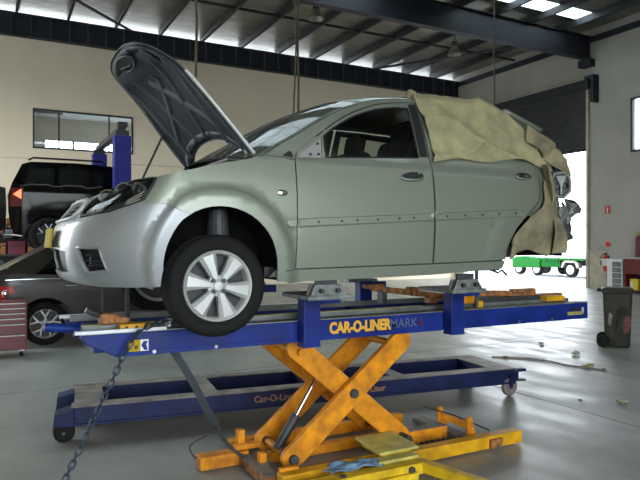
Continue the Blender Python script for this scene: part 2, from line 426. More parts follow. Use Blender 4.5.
# right wall with the roller door opening
dy0, dy1, dz = 15.53, 22.4, 7.35
m = MB(); ry0, ry1, rz0, rz1 = 12.2, 13.83, 4.85, 6.64
m.bx(XR, XR+.25, YF, ry0, 0, 9.5); m.bx(XR, XR+.25, ry1, dy0, 0, 9.5); m.bx(XR, XR+.25, ry0, ry1, 0, rz0); m.bx(XR, XR+.25, ry0, ry1, rz1, 9.5)
m.bx(XR, XR+.25, dy0, dy1, dz, 9.5); m.bx(XR, XR+.25, dy1, YB+.2, 0, 9.5)
wr = struct(m.build('wall_right', 'wallgrey', loc=(XR, 0, 0)))
MB().bx(XR-.05, XR+.02, dy0-.75, dy0-.02, 0, 1.35).build('lit_plinth', 'pier', wr)  # added cream panel; brighter light on the wall foot put in as colour
MB().bx(XR-.28, XR, dy0-.15, dy1+.2, 7.32, 7.62).build('door_header', 'purlin', wr, bevel=.01)
MB().bx(XR-.30, XR-.28, dy0-.15, dy1+.2, 7.55, 7.62).build('header_lip', 'beam', wr)
MB().bx(XR-.32, XR, dy0-.42, dy0-.30, 6.75, 7.75).build('door_bracket', 'beam', wr, bevel=.01)
MB().bx(XR-.30, XR, dy0-.42, dy0-.02, 7.62, 7.75).build('door_bracket', 'beam', wr, bevel=.01)
MB().bx(XR-.12, XR-.0, dy0-.05, dy0+.05, 0, 7.3).build('door_guide', 'pier', wr)
w2 = MB()
for a in ((ry0, ry0+.06, rz0, rz1), (ry1-.06, ry1, rz0, rz1), (ry0, ry1, rz0-.08, rz0), (ry0, ry1, rz1-.05, rz1)): w2.bx(XR-.04, XR+.06, a[0], a[1], a[2], a[3])
w2 = struct(w2.build('window_2', 'frame', loc=(XR, ry0, rz0))); MB().bx(XR+.02, XR+.03, ry0, ry1, rz0, rz1).build('pane', 'lens', w2)
d1 = bpy.data.objects.new('door_1', None); COL.objects.link(d1); d1.location = (XR, dy0, 5.13); d1['kind'] = 'structure'
n = 22; hz = (7.35-5.13)/n
for k in range(n):
    z = 5.13+k*hz
    prof = [(XR-.03, z), (XR-.055, z+hz*.25), (XR-.055, z+hz*.75), (XR-.03, z+hz*.96), (XR-.015, z+hz*.96), (XR-.015, z)]
    MB().add([(x, y, zz) for y in (dy0, dy1) for x, zz in prof], [(0, 1, 2, 3, 4, 5), (11, 10, 9, 8, 7, 6)]+[(i, (i+1) % 6, 6+(i+1) % 6, 6+i) for i in range(6)]).build('slat', 'shutter', d1)
MB().bx(XR-.012, XR+.01, dy0, dy1, 5.08, 7.36).build('light_stop_sheet', 'shutter', d1)  # sheet added behind the slats to stop daylight leaking through
MB().bx(XR-.07, XR, dy0, dy1, 5.05, 5.13).build('bottom_rail', 'frame', d1)
# walls out of view: left, and front with the doorway that lights the near side
m = MB(); m.bx(XL-.2, XL, YF, 11.5, 0, 9.5); m.bx(XL-.2, XL, 21.5, YB+.2, 0, 9.5); m.bx(XL-.2, XL, 11.5, 21.5, 6.4, 9.5)  # gap in this unseen wall added to let daylight reach the back wall
struct(m.build('wall_left', 'wall', loc=(XL, 0, 0)))
struct(MB().bx(XL-60, XL-.2, YF, YB+.3, -.25, -.03).build('yard', 'outground', loc=(XL, 0, -.2)))
m = MB(); m.bx(XL, -4, YF-.2, YF, 0, 9.1); m.bx(4.5, XR+.25, YF-.2, YF, 0, 9.1); m.bx(-4, 4.5, YF-.2, YF, 4.5, 9.1)
struct(m.build('wall_front', 'wall', loc=(0, YF, 0)))
# roof: foil-backed sheets on purlins, carried by deep steel rafters
RZ = 9.5
PX = [.80+1.575*k for k in range(-5, 13)]
ce = struct(MB().bx(XL, XR+.25, YF-.2, YB+.2, RZ+.06, RZ+.09).build('ceiling_outer', 'foil', loc=(0, 0, RZ))) if False else None
ce = bpy.data.objects.new('ceiling', None); COL.objects.link(ce); ce.location = (0, 0, RZ); ce['kind'] = 'structure'
edges = [XL-.1]+[x for x in PX if XL < x < XR]+[XR+.25]
for i in range(len(edges)-1):
    a, b = edges[i], edges[i+1]
    sky = (i % 2 == 0 and b < 12) or (13.3 < (a+b)/2 < 17.9); ys0 = 9.3 if b < 12 else 14.3
    runs = [(YF-.2, ys0, 0), (ys0, 15.0, 1 if sky else 0), (15.0, YB+.6, 0)] if sky else [(YF-.2, YB+.6, 0)]
    for y0, y1, s_ in runs:
        zz = RZ+.006*(i % 2)
        MB().bx(a, b, y0, y1, zz, zz+.03).build('skylight_sheet' if s_ else 'roof_sheet', 'skysheet' if s_ else 'foil', ce)
for x in PX:
    if XL < x < XR:
        m = MB(); m.bx(x-.006, x+.006, YF, YB+.2, RZ-.27, RZ-.002); m.bx(x-.08, x+.006, YF, YB+.2, RZ-.27, RZ-.255); m.bx(x-.006, x+.08, YF, YB+.2, RZ-.017, RZ-.003)
        m.build('purlin', 'purlin', ce)
def rafter(y, z0, z1, stiff, x0=XL, x1=XR):
    m = MB(); m.bx(x0, x1, y-.008, y+.008, z0, z1); m.bx(x0, x1, y-.13, y+.13, z0, z0+.02); m.bx(x0, x1, y-.13, y+.13, z1-.02, z1)
    r = m.build('rafter', 'beam', ce)
    if stiff:
        x = x0+.4
        while x < x1-.1:
            MB().bx(x-.02, x+.02, y-.125, y-.008, z0+.02, z1-.02).build('stiffener', 'stiff', r); x += stiff
    return r
rafter(YB-.2, 8.5, 9.24, .6)
for y in (15.5, 8.2, .9): rafter(y, 8.38, 9.22, 0)
MB().bx(XR-.35, XR-.02, 15.25, 15.75, 8.1, 8.36).build('rafter_seat', 'beam', ce, bevel=.01)
MB().bx(XR-.06, XR-.01, YF, YB, 9.0, 9.22).build('eave_channel', 'beam', ce)
for y in (19.2, 11.9): MB().bx(XL, XR, y-.03, y+.03, RZ-.20, RZ-.12).build('bridging', 'purlin', ce)
for (a, b) in (((4.5, 22.6), (-2.4, 15.7)), ((14.5, 22.6), (18.8, 15.7))):
    MB().cyl((a[0], a[1], 9.15), (b[0], b[1], 9.15), .05, n=8).build('brace_rod', 'purlin', ce)
for k, (x, y) in enumerate(((14.9, 17.6), (8.8, 16.8))):
    t = thing('high_bay_lamp', ['dark bell-shaped high bay lamp hanging near the big roof beam above the cloth', 'dark bell-shaped high bay lamp hanging over the middle of the roof'][k], 'lamp', (x, y, 9.2))
    MB().cyl((x, y, 8.95), (x, y, 9.3), .02, n=8).build('stem', 'purlin', t)
    MB().cyl((x, y, 8.8), (x, y, 8.97), .1, n=16).build('ballast_box', 'beam', t)
    MB().lathe([(.08, .32), (.12, .26), (.20, .1), (.26, 0), (.25, 0), (.19, .1), (.1, .26)], (x, y, 8.5), 'Z', 24).build('shade', 'lampglass', t, smooth=50)

# hanging cables and chains
def hanging(name, label, x, y, z0, z1, r, two=False, cat='cable'):
    m = MB(); pts = [(x+.012*math.sin(i*1.7), y, z1+(z0-z1)*i/10) for i in range(11)]; m.tube(pts, r, 6)
    if two: m.tube([(x-.07+.03*math.sin(i*1.1), y, z1+(z0-z1)*.96*i/10) for i in range(11)], r*.8, 6)
    o = m.build(name, 'rope', loc=(x, y, z0)); tag(o, label, cat); return o
o = hanging('hanging_cable', 'brown cable hanging from the roof behind the raised hood', 3.0, 10, 4.35, 9.25, .022)
o = hanging('hanging_cable', 'pair of dark cables hanging from the roof to behind the windscreen', 4.97, 10.2, 3.5, 9.25, .02, True)
o = hanging('hanging_cable', 'thin cable hanging from the roof above the beige cloth', 8.98, 9.4, 3.8, 9.25, .016)

# ================================================================ THE SILVER HATCHBACK (body surface as a function of unrolled length p and height z)
Yc = 4.295; XC = .95; LQ = 1.2
def xnose(z):
    P = [(1.38, .44), (1.45, .385), (1.55, .355), (1.65, .35), (1.75, .37), (1.83, .42), (1.9, .49), (2.0, .6), (2.1, .75)]
    if z <= P[0][0]: return P[0][1]
    for (a, b), (c, d) in zip(P, P[1:]):
        if z <= c: return b+(d-b)*(z-a)/(c-a)
    return P[-1][1]
def zs(x): return 1.80+.058*min(max((x-1.67)/1.06, 0), 1)+.045*min(max((x-2.73)/.8, 0), 1)
def hw(x, z):
    if z < 1.85: w = .845-.035*((1.85-z)/.42)**2
    elif z < 2.24: w = .845-.055*((z-1.85)/.39)**2
    else: w = .79-.30*(z-2.24)-.20*(z-2.24)**2
    w -= .012*ss(2.17, 2.195, z)
    if x > 3.3: w -= .07*((x-3.3)/.8)**2
    if 1.62 < x < 3.60:
        d = zs(x)-z
        w -= .008*ss(0, .004, d)*ss(.056, .046, d)
    return w+flare(x, z)
def flare(x, z):
    w = 0
    for ax in (1.18, 3.71):
        r = math.hypot(x-ax, max(z-1.5, 0)); w += (.024 if ax < 2 else .007)*(1-ss(.45, .495, r))
    return w
def surf(p, z, side=-1, off=0.):
    if p >= XC: return (p, Yc+side*(hw(p, z)+off), z)
    ph = min((XC-p)/LQ, 1)*PI/2; w = hw(XC, z)-flare(XC, z)+flare(p, z)+off
    return (XC-(XC-xnose(z)+off)*math.sin(ph), Yc+side*w*max(math.cos(ph), 0)**.75, z)
def F(off=0.): return lambda p, z, sd: surf(p, z, sd, off)
car = thing('hatchback', 'silver-green hatchback raised on the blue bench with its bonnet open', 'car', (2.3, Yc, 1.10))
def arch(cx, cz, r, a0, a1, n=14): return [(cx+r*math.cos(math.radians(a0+(a1-a0)*i/n)), cz+r*math.sin(math.radians(a0+(a1-a0)*i/n))) for i in range(n+1)]
A1 = [(1.545, 1.43)]+arch(1.18, 1.50, .362, 0, 116, 14)                 # rear foot of the arch up to the bumper seam
A1f = arch(1.18, 1.50, .362, 122, 180, 8)+[(.79, 1.405)]
seam = [(1.0, 1.812), (.82, 1.867), (.592, 1.877)]
rings = [arch(1.18, 1.50, r, 0, 180, 40) for r in (.448, .472, .497)]
# bumper cover: both halves
bo = [(-.25, 1.42), (.0, 1.415), (.29, 1.40), (.60, 1.40), (.772, 1.404)]+A1f[::-1]+seam+[(.50, 1.852), (.385, 1.822), (.25, 1.808), (.11, 1.792), (.075, 1.83), (.05, 1.905), (-.10, 1.93), (-.25, 1.935), (-.25, 1.905), (-.05, 1.895), (.0, 1.80), (-.25, 1.785), (-.25, 1.62), (.02, 1.60), (.0, 1.475), (-.25, 1.47)]
fog = [(.175, 1.615), (.36, 1.615), (.405, 1.50), (.24, 1.485)]
skin('bumper_cover', 'paint_front_lit', car, F(), bo, [fog], .035, [[(x, z) for x, z in r if x < 1.1]+[(1.18-math.hypot(r[-1][0]-1.18, 0), 1.42)] for r in rings[:]], both=True, smooth=45)
MB().tube([surf(p, z, -1, .002) for p, z in resample([(.165, 1.625), (.365, 1.625), (.42, 1.49), (.235, 1.475)], .04)], .007, 6, True).build('recess_edge', 'paint_front_lit', car, smooth=60)
for sd in (-1, 1):
    fr = skin('fog_lamp_recess', 'black', car, F(-.045), inset(fog, -.015), (), .06, side=sd)
    if sd < 0:
        for z in (1.52, 1.55, 1.58): MB().tube([surf(.22+.03*0, z, sd, -.02), surf(.30, z, sd, -.02), surf(.39, z, sd, -.02)], .005, 6).build('recess_louvre', 'darksteel', fr)
        x, y, z = surf(.30, 1.55, sd, -.03); MB().lathe([(.001, -.03), (.03, -.025), (.04, 0), (.045, .01)], (x, y, z), 'X', 16).build('fog_lamp', 'lens', fr, smooth=40)
# grille: mesh, chrome surround, lower intake
gm = MB()
for sd in (-1, 1): gm.grid(lambda u, v: surf(-.25+.24*u, 1.79+.11*v, sd, -.05), 8, 3)
g = gm.build('grille', 'black', car, recalc=False)
for k in range(4):
    z = 1.805+.026*k
    MB().tube([surf(-.25+.24*q/6, z, -1, -.02) for q in range(6, -1, -1)]+[surf(-.25+.24*q/6, z, 1, -.02) for q in range(1, 7)], .004, 6).build('grille_bar', 'darksteel', g)
sr = [surf(p, z, -1, .006) for p, z in [(-.25, 1.915), (-.1, 1.91), (.02, 1.895), (.05, 1.85), (.02, 1.80), (-.1, 1.79), (-.25, 1.785)]]
sr2 = [surf(p, z, 1, .006) for p, z in [(-.25, 1.785), (-.1, 1.79), (.02, 1.80), (.05, 1.85), (.02, 1.895), (-.1, 1.91), (-.25, 1.915)]]
MB().tube(sr+sr2[1:-1], .012, 8, True).build('grille_surround', 'alloy', car, smooth=60)
gm = MB()
for sd in (-1, 1): gm.grid(lambda u, v: surf(-.25+.3*u, 1.46+.17*v, sd, -.05), 8, 3)
gm.build('lower_intake', 'black', car, recalc=False)
np_ = MB().box((.325, Yc, 1.68), (.012, .37, .12), Matrix.Rotation(math.radians(6), 3, 'Y')).build('number_plate', 'yellowplate', car, bevel=.003)
# head lamps
hl = [(.115, 1.80), (.06, 1.86), (.10, 1.93), (.22, 1.98), (.40, 2.013), (.645, 2.026), (.655, 1.98), (.622, 1.89), (.585, 1.862), (.49, 1.846), (.385, 1.822), (.25, 1.808)]
for sd in (-1, 1):
    h = skin('headlamp', 'blackgloss', car, F(-.075), hl, (), .05, side=sd)
    rim = [surf(p, z, sd, -.012) for p, z in resample(inset(hl, .008), .04)]
    MB().tube(rim, .010, 6, True).build('lamp_rim', 'black', h, smooth=60)
    for (p, z, r) in ((.20, 1.895, .062), (.36, 1.925, .068)):
        x, y, z = surf(p, z, sd, -.055)
        mb = MB().lathe([(.012, .03), (.03, .028), (r*.75, .012), (r, -.014), (r+.006, -.014)], (0, 0, 0), 'X', 20)
        RM = Matrix.Translation((x, y, z)) @ Matrix.Rotation(-sd*math.radians(42), 4, 'Z'); mb.v = [tuple(RM @ Vector(v)) for v in mb.v]; mb.build('reflector', 'reflector', h, smooth=50)
        MB().sphere((x-.005, y, z), .016).build('bulb', 'lens' if p > .3 else 'chrome', h, smooth=60)
    x, y, z = surf(.50, 1.955, sd, -.05); mb = MB().lathe([(.008, .015), (.03, .008), (.038, -.01)], (0, 0, 0), 'X', 16); RM = Matrix.Translation((x, y, z)) @ Matrix.Rotation(-sd*math.radians(60), 4, 'Z'); mb.v = [tuple(RM @ Vector(v)) for v in mb.v]; mb.build('side_reflector', 'reflector', h, smooth=50)
    for q in range(3): MB().tube([surf(.28+.01*q, 1.83+.012*q, sd, -.05), surf(.45, 1.862+.014*q, sd, -.04), surf(.58, 1.90+.02*q, sd, -.03)], .006, 6).build('lamp_trim', 'chrome', h)
    skin('lamp_lens', 'lens', h, F(-.003), hl, (), .05, side=sd, gap=.003, thick=.003, smooth=80)
# front wings
fo = A1[:]+seam+[(.628, 1.89), (.66, 1.98), (.652, 2.028), (.80, 2.044), (1.0, 2.070), (1.2, 2.122), (1.36, 2.155), (1.48, 2.187), (1.60, 2.178), (1.675, 2.163), (1.675, 1.80), (1.675, 1.488), (1.60, 1.478)]
for sd in (-1, 1):
    w = skin('front_wing', 'paint', car, F(), fo, (), .04, rings, gap=.0022, side=sd, smooth=45)
    x, y, z = surf(1.574, 1.956, sd, .004)
    MB().sphere((x, y, z), .02, 16, (1.9, .45, 1)).build('side_repeater', 'lens' if 0 else 'chrome', w, smooth=60)
    MB().prism([(1.603, 1.790), (1.668, 1.796), (1.668, 1.752), (1.62, 1.748), (1.605, 1.765)], Yc+sd*(hw(1.64, 1.77)+.001), Yc+sd*(hw(1.64, 1.77)+.022)).build('moulding_stub', 'paint', w, bevel=.004)
# doors
def zl(x0, x1, dz): return [(x, zs(x)-dz) for x in (x0+(x1-x0)*i/12 for i in range(13))]
dF = [(1.677, 1.49), (2.20, 1.498), (2.74, 1.507), (2.742, 1.86), (2.745, 2.25), (2.75, 2.672), (2.62, 2.662), (2.475, 2.640), (2.38, 2.618), (2.295, 2.588), (2.18, 2.54), (2.068, 2.48), (1.97, 2.417), (1.875, 2.35), (1.70, 2.222), (1.679, 2.165), (1.677, 1.80)]
gF = [(1.905, 2.200), (2.28, 2.225), (2.655, 2.247), (2.662, 2.622), (2.55, 2.617), (2.45, 2.600), (2.37, 2.580), (2.286, 2.553), (2.17, 2.507), (2.061, 2.447), (1.98, 2.395), (1.915, 2.345)]
triF = [(1.700, 2.187), (1.882, 2.198), (1.893, 2.332), (1.83, 2.290), (1.72, 2.212)]
dR = [(2.75, 1.508), (3.10, 1.515), (3.427, 1.522), (3.435, 1.60), (3.455, 1.66), (3.52, 1.765), (3.60, 1.835), (3.717, 1.921), (3.79, 1.985), (3.82, 2.08), (3.83, 2.18), (3.81, 2.26), (3.70, 2.44), (3.55, 2.61), (3.40, 2.66), (3.0, 2.675), (2.76, 2.675), (2.752, 2.25)]
gR = [(2.83, 2.262), (3.55, 2.30), (3.70, 2.31), (3.60, 2.47), (3.46, 2.60), (3.0, 2.622), (2.83, 2.622)]
for sd in (-1, 1):
    creF = [zl(1.7, 2.73, 0), zl(1.7, 2.73, .004), zl(1.7, 2.73, .046), zl(1.7, 2.73, .056), [(1.70, 2.17), (2.73, 2.17)], [(1.70, 2.195), (2.73, 2.195)]]
    d = skin('front_door', 'paint', car, F(), dF, [gF, triF], .04, creF+[r for r in rings], gap=.0025, side=sd, smooth=38)
    skin('window_glass', 'glass', d, F(-.012), inset(gF, -.008), (), .08, side=sd, thick=.003, smooth=80)
    mb = MB(); mb.tube([surf(p, z, sd, -.002) for p, z in resample(gF, .05)], .007, 6, True); mb.build('window_seal', 'black', d, smooth=60)
    tb = skin('mirror_mount_plate', 'alloy_dull', d, F(-.008), inset(triF, -.005), (), .05, side=sd)
    for p, z in ((1.80, 2.215), (1.86, 2.22), (1.862, 2.29)):
        a = surf(p, z, sd, -.012); MB().cyl(a, (a[0], a[1]+sd*.012, a[2]), .009, n=10).build('screw_hole', 'black', tb)
    skin('pillar_cover', 'black', d, F(.002), [(2.667, 2.255), (2.738, 2.258), (2.743, 2.662), (2.674, 2.655)], (), .06, side=sd, thick=.003)
    skin('corner_trim', 'black', car, F(.003), [(1.595, 2.193), (1.668, 2.185), (1.668, 2.215), (1.65, 2.228)], (), .04, side=sd, thick=.002)
    hp = [(2.475+.095+.095*math.cos(a), 2.112+.028*math.sin(a)+.01*math.cos(a)) for a in [2*PI*i/16 for i in range(16)]]
    skin('handle_recess', 'black', d, F(.0015), hp, (), .03, side=sd, thick=.002)
    MB().tube([surf(2.475, 2.098, sd, .002), surf(2.49, 2.084, sd, .014), surf(2.57, 2.082, sd, .020), surf(2.64, 2.092, sd, .014), surf(2.660, 2.110, sd, .002)], .0085, 8).build('handle', 'paint', d, smooth=60)
    mb = MB(); mb.cyl(surf(2.625, 2.135, sd, 0), surf(2.625, 2.135, sd, .008), .01, n=12); mb.build('lock', 'steel', d)
    for i in range(6):
        x = 1.83+.15*i+.02*math.sin(i*2); a = surf(x, zs(x)-.026, sd, -.002); MB().cyl(a, (a[0], a[1]+sd*.006, a[2]), .0075, n=8).build('clip_hole', 'black', d)
    d = skin('rear_door', 'paint', car, F(), dR, [gR], .04, [zl(2.76, 3.6, 0), zl(2.76, 3.6, .004), zl(2.76, 3.6, .046), zl(2.76, 3.6, .056), [(2.76, 2.17), (3.8, 2.17)], [(2.76, 2.195), (3.8, 2.195)]]+[arch(3.71, 1.5, r, 60, 180, 20) for r in (.44, .47, .5)], gap=.0025, side=sd, smooth=38)
    skin('window_glass', 'darkglass' if sd < 0 else 'glass', d, F(-.012), inset(gR, -.008), (), .08, side=sd, thick=.003)
    hp = [(3.645+.085*math.cos(a), 2.172+.024*math.sin(a)+.004*math.cos(a)) for a in [2*PI*i/16 for i in range(16)]]
    skin('handle_recess', 'black', d, F(.003), hp, (), .03, side=sd, thick=.002)
    MB().tube([surf(3.56, 2.158, sd, .004), surf(3.58, 2.146, sd, .014), surf(3.65, 2.144, sd, .018), surf(3.71, 2.152, sd, .014), surf(3.73, 2.166, sd, .004)], .008, 8).build('handle', 'paint', d, smooth=60)
    for i in range(5):
        x = 2.86+.165*i; a = surf(x, zs(x)-.026, sd, -.002); MB().cyl(a, (a[0], a[1]+sd*.006, a[2]), .0075, n=8).build('clip_hole', 'black', d)
    # body side: roof rail and windscreen pillar, sill, rear quarter
    RC = [(1.475, 2.187), (1.60, 2.268), (1.745, 2.352), (1.87, 2.430), (1.994, 2.501), (2.08, 2.543), (2.168, 2.579), (2.28, 2.620), (2.39, 2.650), (2.50, 2.675), (2.62, 2.693), (2.81, 2.712), (3.05, 2.722), (3.3, 2.718), (3.50, 2.700), (3.68, 2.665), (3.82, 2.61), (3.96, 2.53), (4.08, 2.42)]
    low = [(4.03, 2.40), (3.90, 2.50), (3.74, 2.585), (3.57, 2.645), (3.40, 2.672), (3.0, 2.680), (2.75, 2.677), (2.62, 2.668), (2.475, 2.645), (2.38, 2.623), (2.295, 2.593), (2.18, 2.545), (2.068, 2.485), (1.97, 2.422), (1.875, 2.355), (1.70, 2.227), (1.677, 2.168), (1.60, 2.182)]
    skin('roof_rail', 'paint', car, F(), RC+low, (), .035, side=sd, smooth=60, gap=.001)
    skin('sill', 'paint', car, F(), [(1.55, 1.412), (1.64, 1.405), (2.2, 1.413), (2.75, 1.424), (3.40, 1.455), (3.425, 1.517), (2.745, 1.502), (2.2, 1.493), (1.677, 1.485), (1.547, 1.472)], (), .035, side=sd, gap=.002, thick=.02)
    qp = [(3.44, 1.62)]+arch(3.71, 1.5, .362, 155, 20, 14)+[(4.07, 1.60), (4.08, 1.9), (4.04, 2.2), (4.03, 2.40), (3.90, 2.50), (3.74, 2.585), (3.71, 2.45), (3.82, 2.26), (3.84, 2.16), (3.83, 2.07), (3.80, 1.985), (3.72, 1.915), (3.60, 1.829), (3.52, 1.758), (3.46, 1.66)]
    skin('rear_quarter', 'paint', car, F(-.002), qp, (), .04, side=sd, gap=.001)
    # structure behind the panel gaps
    skin('inner_side', 'inner', car, F(-.03), [(1.50, 1.44), (3.42, 1.50), (3.45, 1.66), (3.75, 1.95), (3.80, 2.20), (1.50, 2.12), (1.40, 1.86), (1.52, 1.70), (1.56, 1.5)], (), .12, side=sd, thick=.004)
    for cx in (1.18, 3.71):
        mb = MB(); y0, y1 = Yc+sd*.78, Yc+sd*.50; zb = 1.42 if cx < 2 else 1.545; P = [(cx+.385, zb)]+[(a, max(zb, b)) for a, b in arch(cx, 1.5, .385, 0 if cx < 2 else 7, 180 if cx < 2 else 173, 16)]+[(cx-.385, zb)]
        mb.add([(x, y, z) for y in (y0, y1) for x, z in P], [(i, i+1, len(P)+i+1, len(P)+i) for i in range(len(P)-1)]+[tuple(range(len(P), 2*len(P)))])
        mb.build('wheel_arch_liner', 'liner', car, smooth=60, recalc=False)
    mb = MB(); mb.cyl((1.22, Yc+sd*.62, 1.40), (1.30, Yc+sd*.52, 1.98), .045, n=12); mb.lathe([(.06, -.15), (.07, 0), (.06, .15)], (1.25, Yc+sd*.59, 1.70), 'Z', 16)
    mb.build('strut', 'darksteel', car)
# windscreen, roof, tail
def rail_at(t):
    k = t*(len(RC)-1); i = min(int(k), len(RC)-2); f = k-i; return RC[i][0]*(1-f)+RC[i+1][0]*f, RC[i][1]*(1-f)+RC[i+1][1]*f
TW = 7/18.
def top(t, q, dn=0.):
    x, z = rail_at(t); w = hw(x, z)-.006; y = (2*q-1)
    bl = .23*(1-t/TW)+.13*(t/TW) if t < TW else .13*max(0, 1-(t-TW)/.35)
    cr = .015+.05*min(1, t/TW)
    return (x-bl*(1-y*y), Yc+y*w, z+cr*(1-y**4)-.004-dn)
MB().grid(lambda u, v: top(TW*u, .03+.94*v), 14, 16).build('windscreen', 'screen', car, smooth=90, recalc=False)
for sd in (0, 1): MB().grid(lambda u, v: top(TW*u, (.0+.03*v) if sd == 0 else 1-.03*v, .0), 14, 1).build('windscreen_trim', 'inner', car, smooth=90, solid=.004)
MB().grid(lambda u, v: top(TW+(15/18-TW)*u, v), 20, 18).build('roof', 'paint', car, smooth=90, solid=.01)
MB().grid(lambda u, v: top(15/18+(3/18)*u, .04+.92*v), 6, 12).build('tailgate_glass', 'darkglass', car, smooth=90, solid=.006)
m = MB(); m.grid(lambda u, v: (3.68+.44*u, Yc+(2*v-1)*(.575-.02*u), 2.735-.12*u+.02*(1-(2*v-1)**2)), 5, 10); m.build('rear_spoiler', 'paint', car, smooth=60, solid=.03)
MB().box((1.36, Yc, 2.165), (.16, 1.36, .03)).build('cowl', 'black', car, bevel=.01)
for (y0, L) in ((4.0, .5), (4.62, .45)): MB().tube([(1.33, y0, 2.20), (1.38, y0+L*.5, 2.232), (1.42, y0+L, 2.25)], .009, 6).build('wiper', 'black', car)
# cabin
cb = MB().bx(1.65, 3.36, Yc-.70, Yc+.70, 1.46, 1.56).build('floor_pan', 'black', car)
MB().bx(1.86, 1.885, Yc-.80, Yc-.785, 1.425, 1.49).build('chalk_tag', 'tape', car)
MB().box((1.72, Yc, 2.08), (.42, 1.36, .22), Matrix.Rotation(.15, 3, 'Y')).build('dashboard', 'black', car, bevel=.04)
for y in (Yc-.36, Yc+.36):
    s = MB().box((2.42, y, 1.78), (.52, .48, .16)).build('front_seat', 'seat', car, bevel=.05)
    MB().box((2.72, y, 2.13), (.15, .46, .62), Matrix.Rotation(.28, 3, 'Y')).build('seat_back', 'seat', s, bevel=.05)
    MB().box((2.82, y, 2.50), (.09, .25, .16), Matrix.Rotation(.2, 3, 'Y')).build('head_rest', 'seat', s, bevel=.03)
MB().box((3.45, Yc, 2.02), (.2, 1.25, .6), Matrix.Rotation(.3, 3, 'Y')).build('rear_seat', 'seat', car, bevel=.05)
st = MB(); R0 = Matrix.Rotation(math.radians(62), 3, 'Y')
st.tube([Vector((2.10, Yc+.36, 2.13))+R0 @ Vector((.185*math.cos(a), .185*math.sin(a), 0)) for a in [2*PI*i/24 for i in range(24)]], .014, 8, True)
for a in (0, 2.1, 4.2): st.bar(Vector((2.10, Yc+.36, 2.13)), Vector((2.10, Yc+.36, 2.13))+R0 @ Vector((.18*math.cos(a), .18*math.sin(a), 0)), .03, .015)
st.build('steering_wheel', 'black', car, smooth=60)
# engine bay and underside
m = MB().bx(.80, 1.50, Yc-.42, Yc+.42, 1.50, 1.98).build('engine_block', 'black', car, bevel=.03)
MB().bx(.62, .70, Yc-.5, Yc+.5, 1.50, 1.90).build('radiator', 'darksteel', car)
MB().bx(.56, .64, Yc-.55, Yc+.55, 1.88, 1.94).build('slam_panel', 'inner', car, bevel=.01)
MB().cyl((1.0, Yc-.2, 1.98), (1.0, Yc-.2, 2.05), .09, n=16).build('air_filter', 'black', m)
MB().bx(1.1, 1.35, Yc+.15, Yc+.42, 1.95, 2.07).build('battery', 'black', m, bevel=.01)
MB().bx(1.5, 3.45, Yc-.74, Yc+.74, 1.44, 1.50).build('underbody', 'black', car)
MB().bar((.9, Yc-.55, 1.40), (.9, Yc+.55, 1.40), .08, .06).build('front_subframe', 'black', car)
MB().bar((3.7, Yc-.6, 1.58), (3.7, Yc+.6, 1.58), .09, .09).build('rear_axle_beam', 'darksteel', car)
# bonnet, hinged at the scuttle and propped open
BETA = math.radians(48.6); HX, HZ = 1.47, 2.20
def bon(a, b, sd=0, off=0.):
    n = .045*(1-(b/.68)**2)-.13*max(0, (a-.62)/.42)**2+off
    return (HX-a*math.cos(BETA)+n*math.sin(BETA), Yc+b, HZ+a*math.sin(BETA)+n*math.cos(BETA))
half = [(.0, .675), (.25, .670), (.50, .642), (.70, .60), (.84, .535), (.93, .45), (.98, .35), (1.01, .20), (1.02, 0)]
rear = [(.20, 0), (.19, .18), (.155, .36), (.09, .50), (.02, .585), (.0, .62)]
hc = curve2(half, 4); rc = curve2(rear, 4)
hood = hc+[(a, -b) for a, b in hc[::-1][1:]]+[(a, -b) for a, b in rc[::-1]]+rc[1:]
hood2 = []
for q in hood:
    if not hood2 or math.dist(q, hood2[-1]) > 1e-4: hood2.append(q)
if math.dist(hood2[0], hood2[-1]) < 1e-4: hood2.pop()
V, Fc = panel_mesh(hood2, (), .05)
ho = MB().add([bon(a, b, off=0) for a, b in V], Fc).build('bonnet', 'paint_front_lit', car, smooth=60, solid=.003)
Hi = inset(hood2, .012); V, Fc = panel_mesh(Hi, (), .05)
MB().add([bon(a, b, off=-.014) for a, b in V], Fc).build('inner_panel', 'hood_under', ho, smooth=60, solid=.004)
mb = MB(); mb.tube([bon(a, b, off=-.006) for a, b in resample(hood2, .06)], .0065, 6, True); mb.build('folded_edge', 'hood_rib', ho, smooth=60)
ne = [q for q in hc if q[0] < .66]; MB().tube([bon(a, -b, off=-.002) for a, b in ne], .013, 8).build('lit_edge', 'alloy', ho, smooth=60)  # near edge in pale alloy; light caught there put into the colour
ring = resample(inset(hood2, .085), .05)
mb = MB(); n = len(ring)
Hin = inset(hood2, .06); Hout = inset(hood2, .105)
V, Fc = panel_mesh(inset(hood2, .02), [inset(hood2, .075)], .04); mb.add([bon(a, b, off=-.020) for a, b in V], Fc); mb.build('border_frame', 'hood_rib', ho, smooth=60, solid=.003)
def rib(p0, p1, w=.05):
    mb = MB(); pts = [(p0[0]+(p1[0]-p0[0])*i/8, p0[1]+(p1[1]-p0[1])*i/8) for i in range(9)]
    d = Vector((p1[0]-p0[0], p1[1]-p0[1])).normalized(); nx, ny = -d.y*w/2, d.x*w/2; vs = []
    for a, b in pts:
        vs += [bon(a+nx*1.5, b+ny*1.5, off=-.018), bon(a+nx*.7, b+ny*.7, off=-.030), bon(a-nx*.7, b-ny*.7, off=-.030), bon(a-nx*1.5, b-ny*1.5, off=-.018)]
    mb.add(vs, [(i*4+k, i*4+k+1, i*4+k+5, i*4+k+4) for i in range(8) for k in range(3)]); return mb.build('stiffening_rib', 'hood_rib', ho, smooth=50)
rib((.24, -.10), (.86, -.30)); rib((.24, .10), (.86, .30)); rib((.14, -.42), (.80, -.50), .06); rib((.14, .42), (.80, .50), .06)
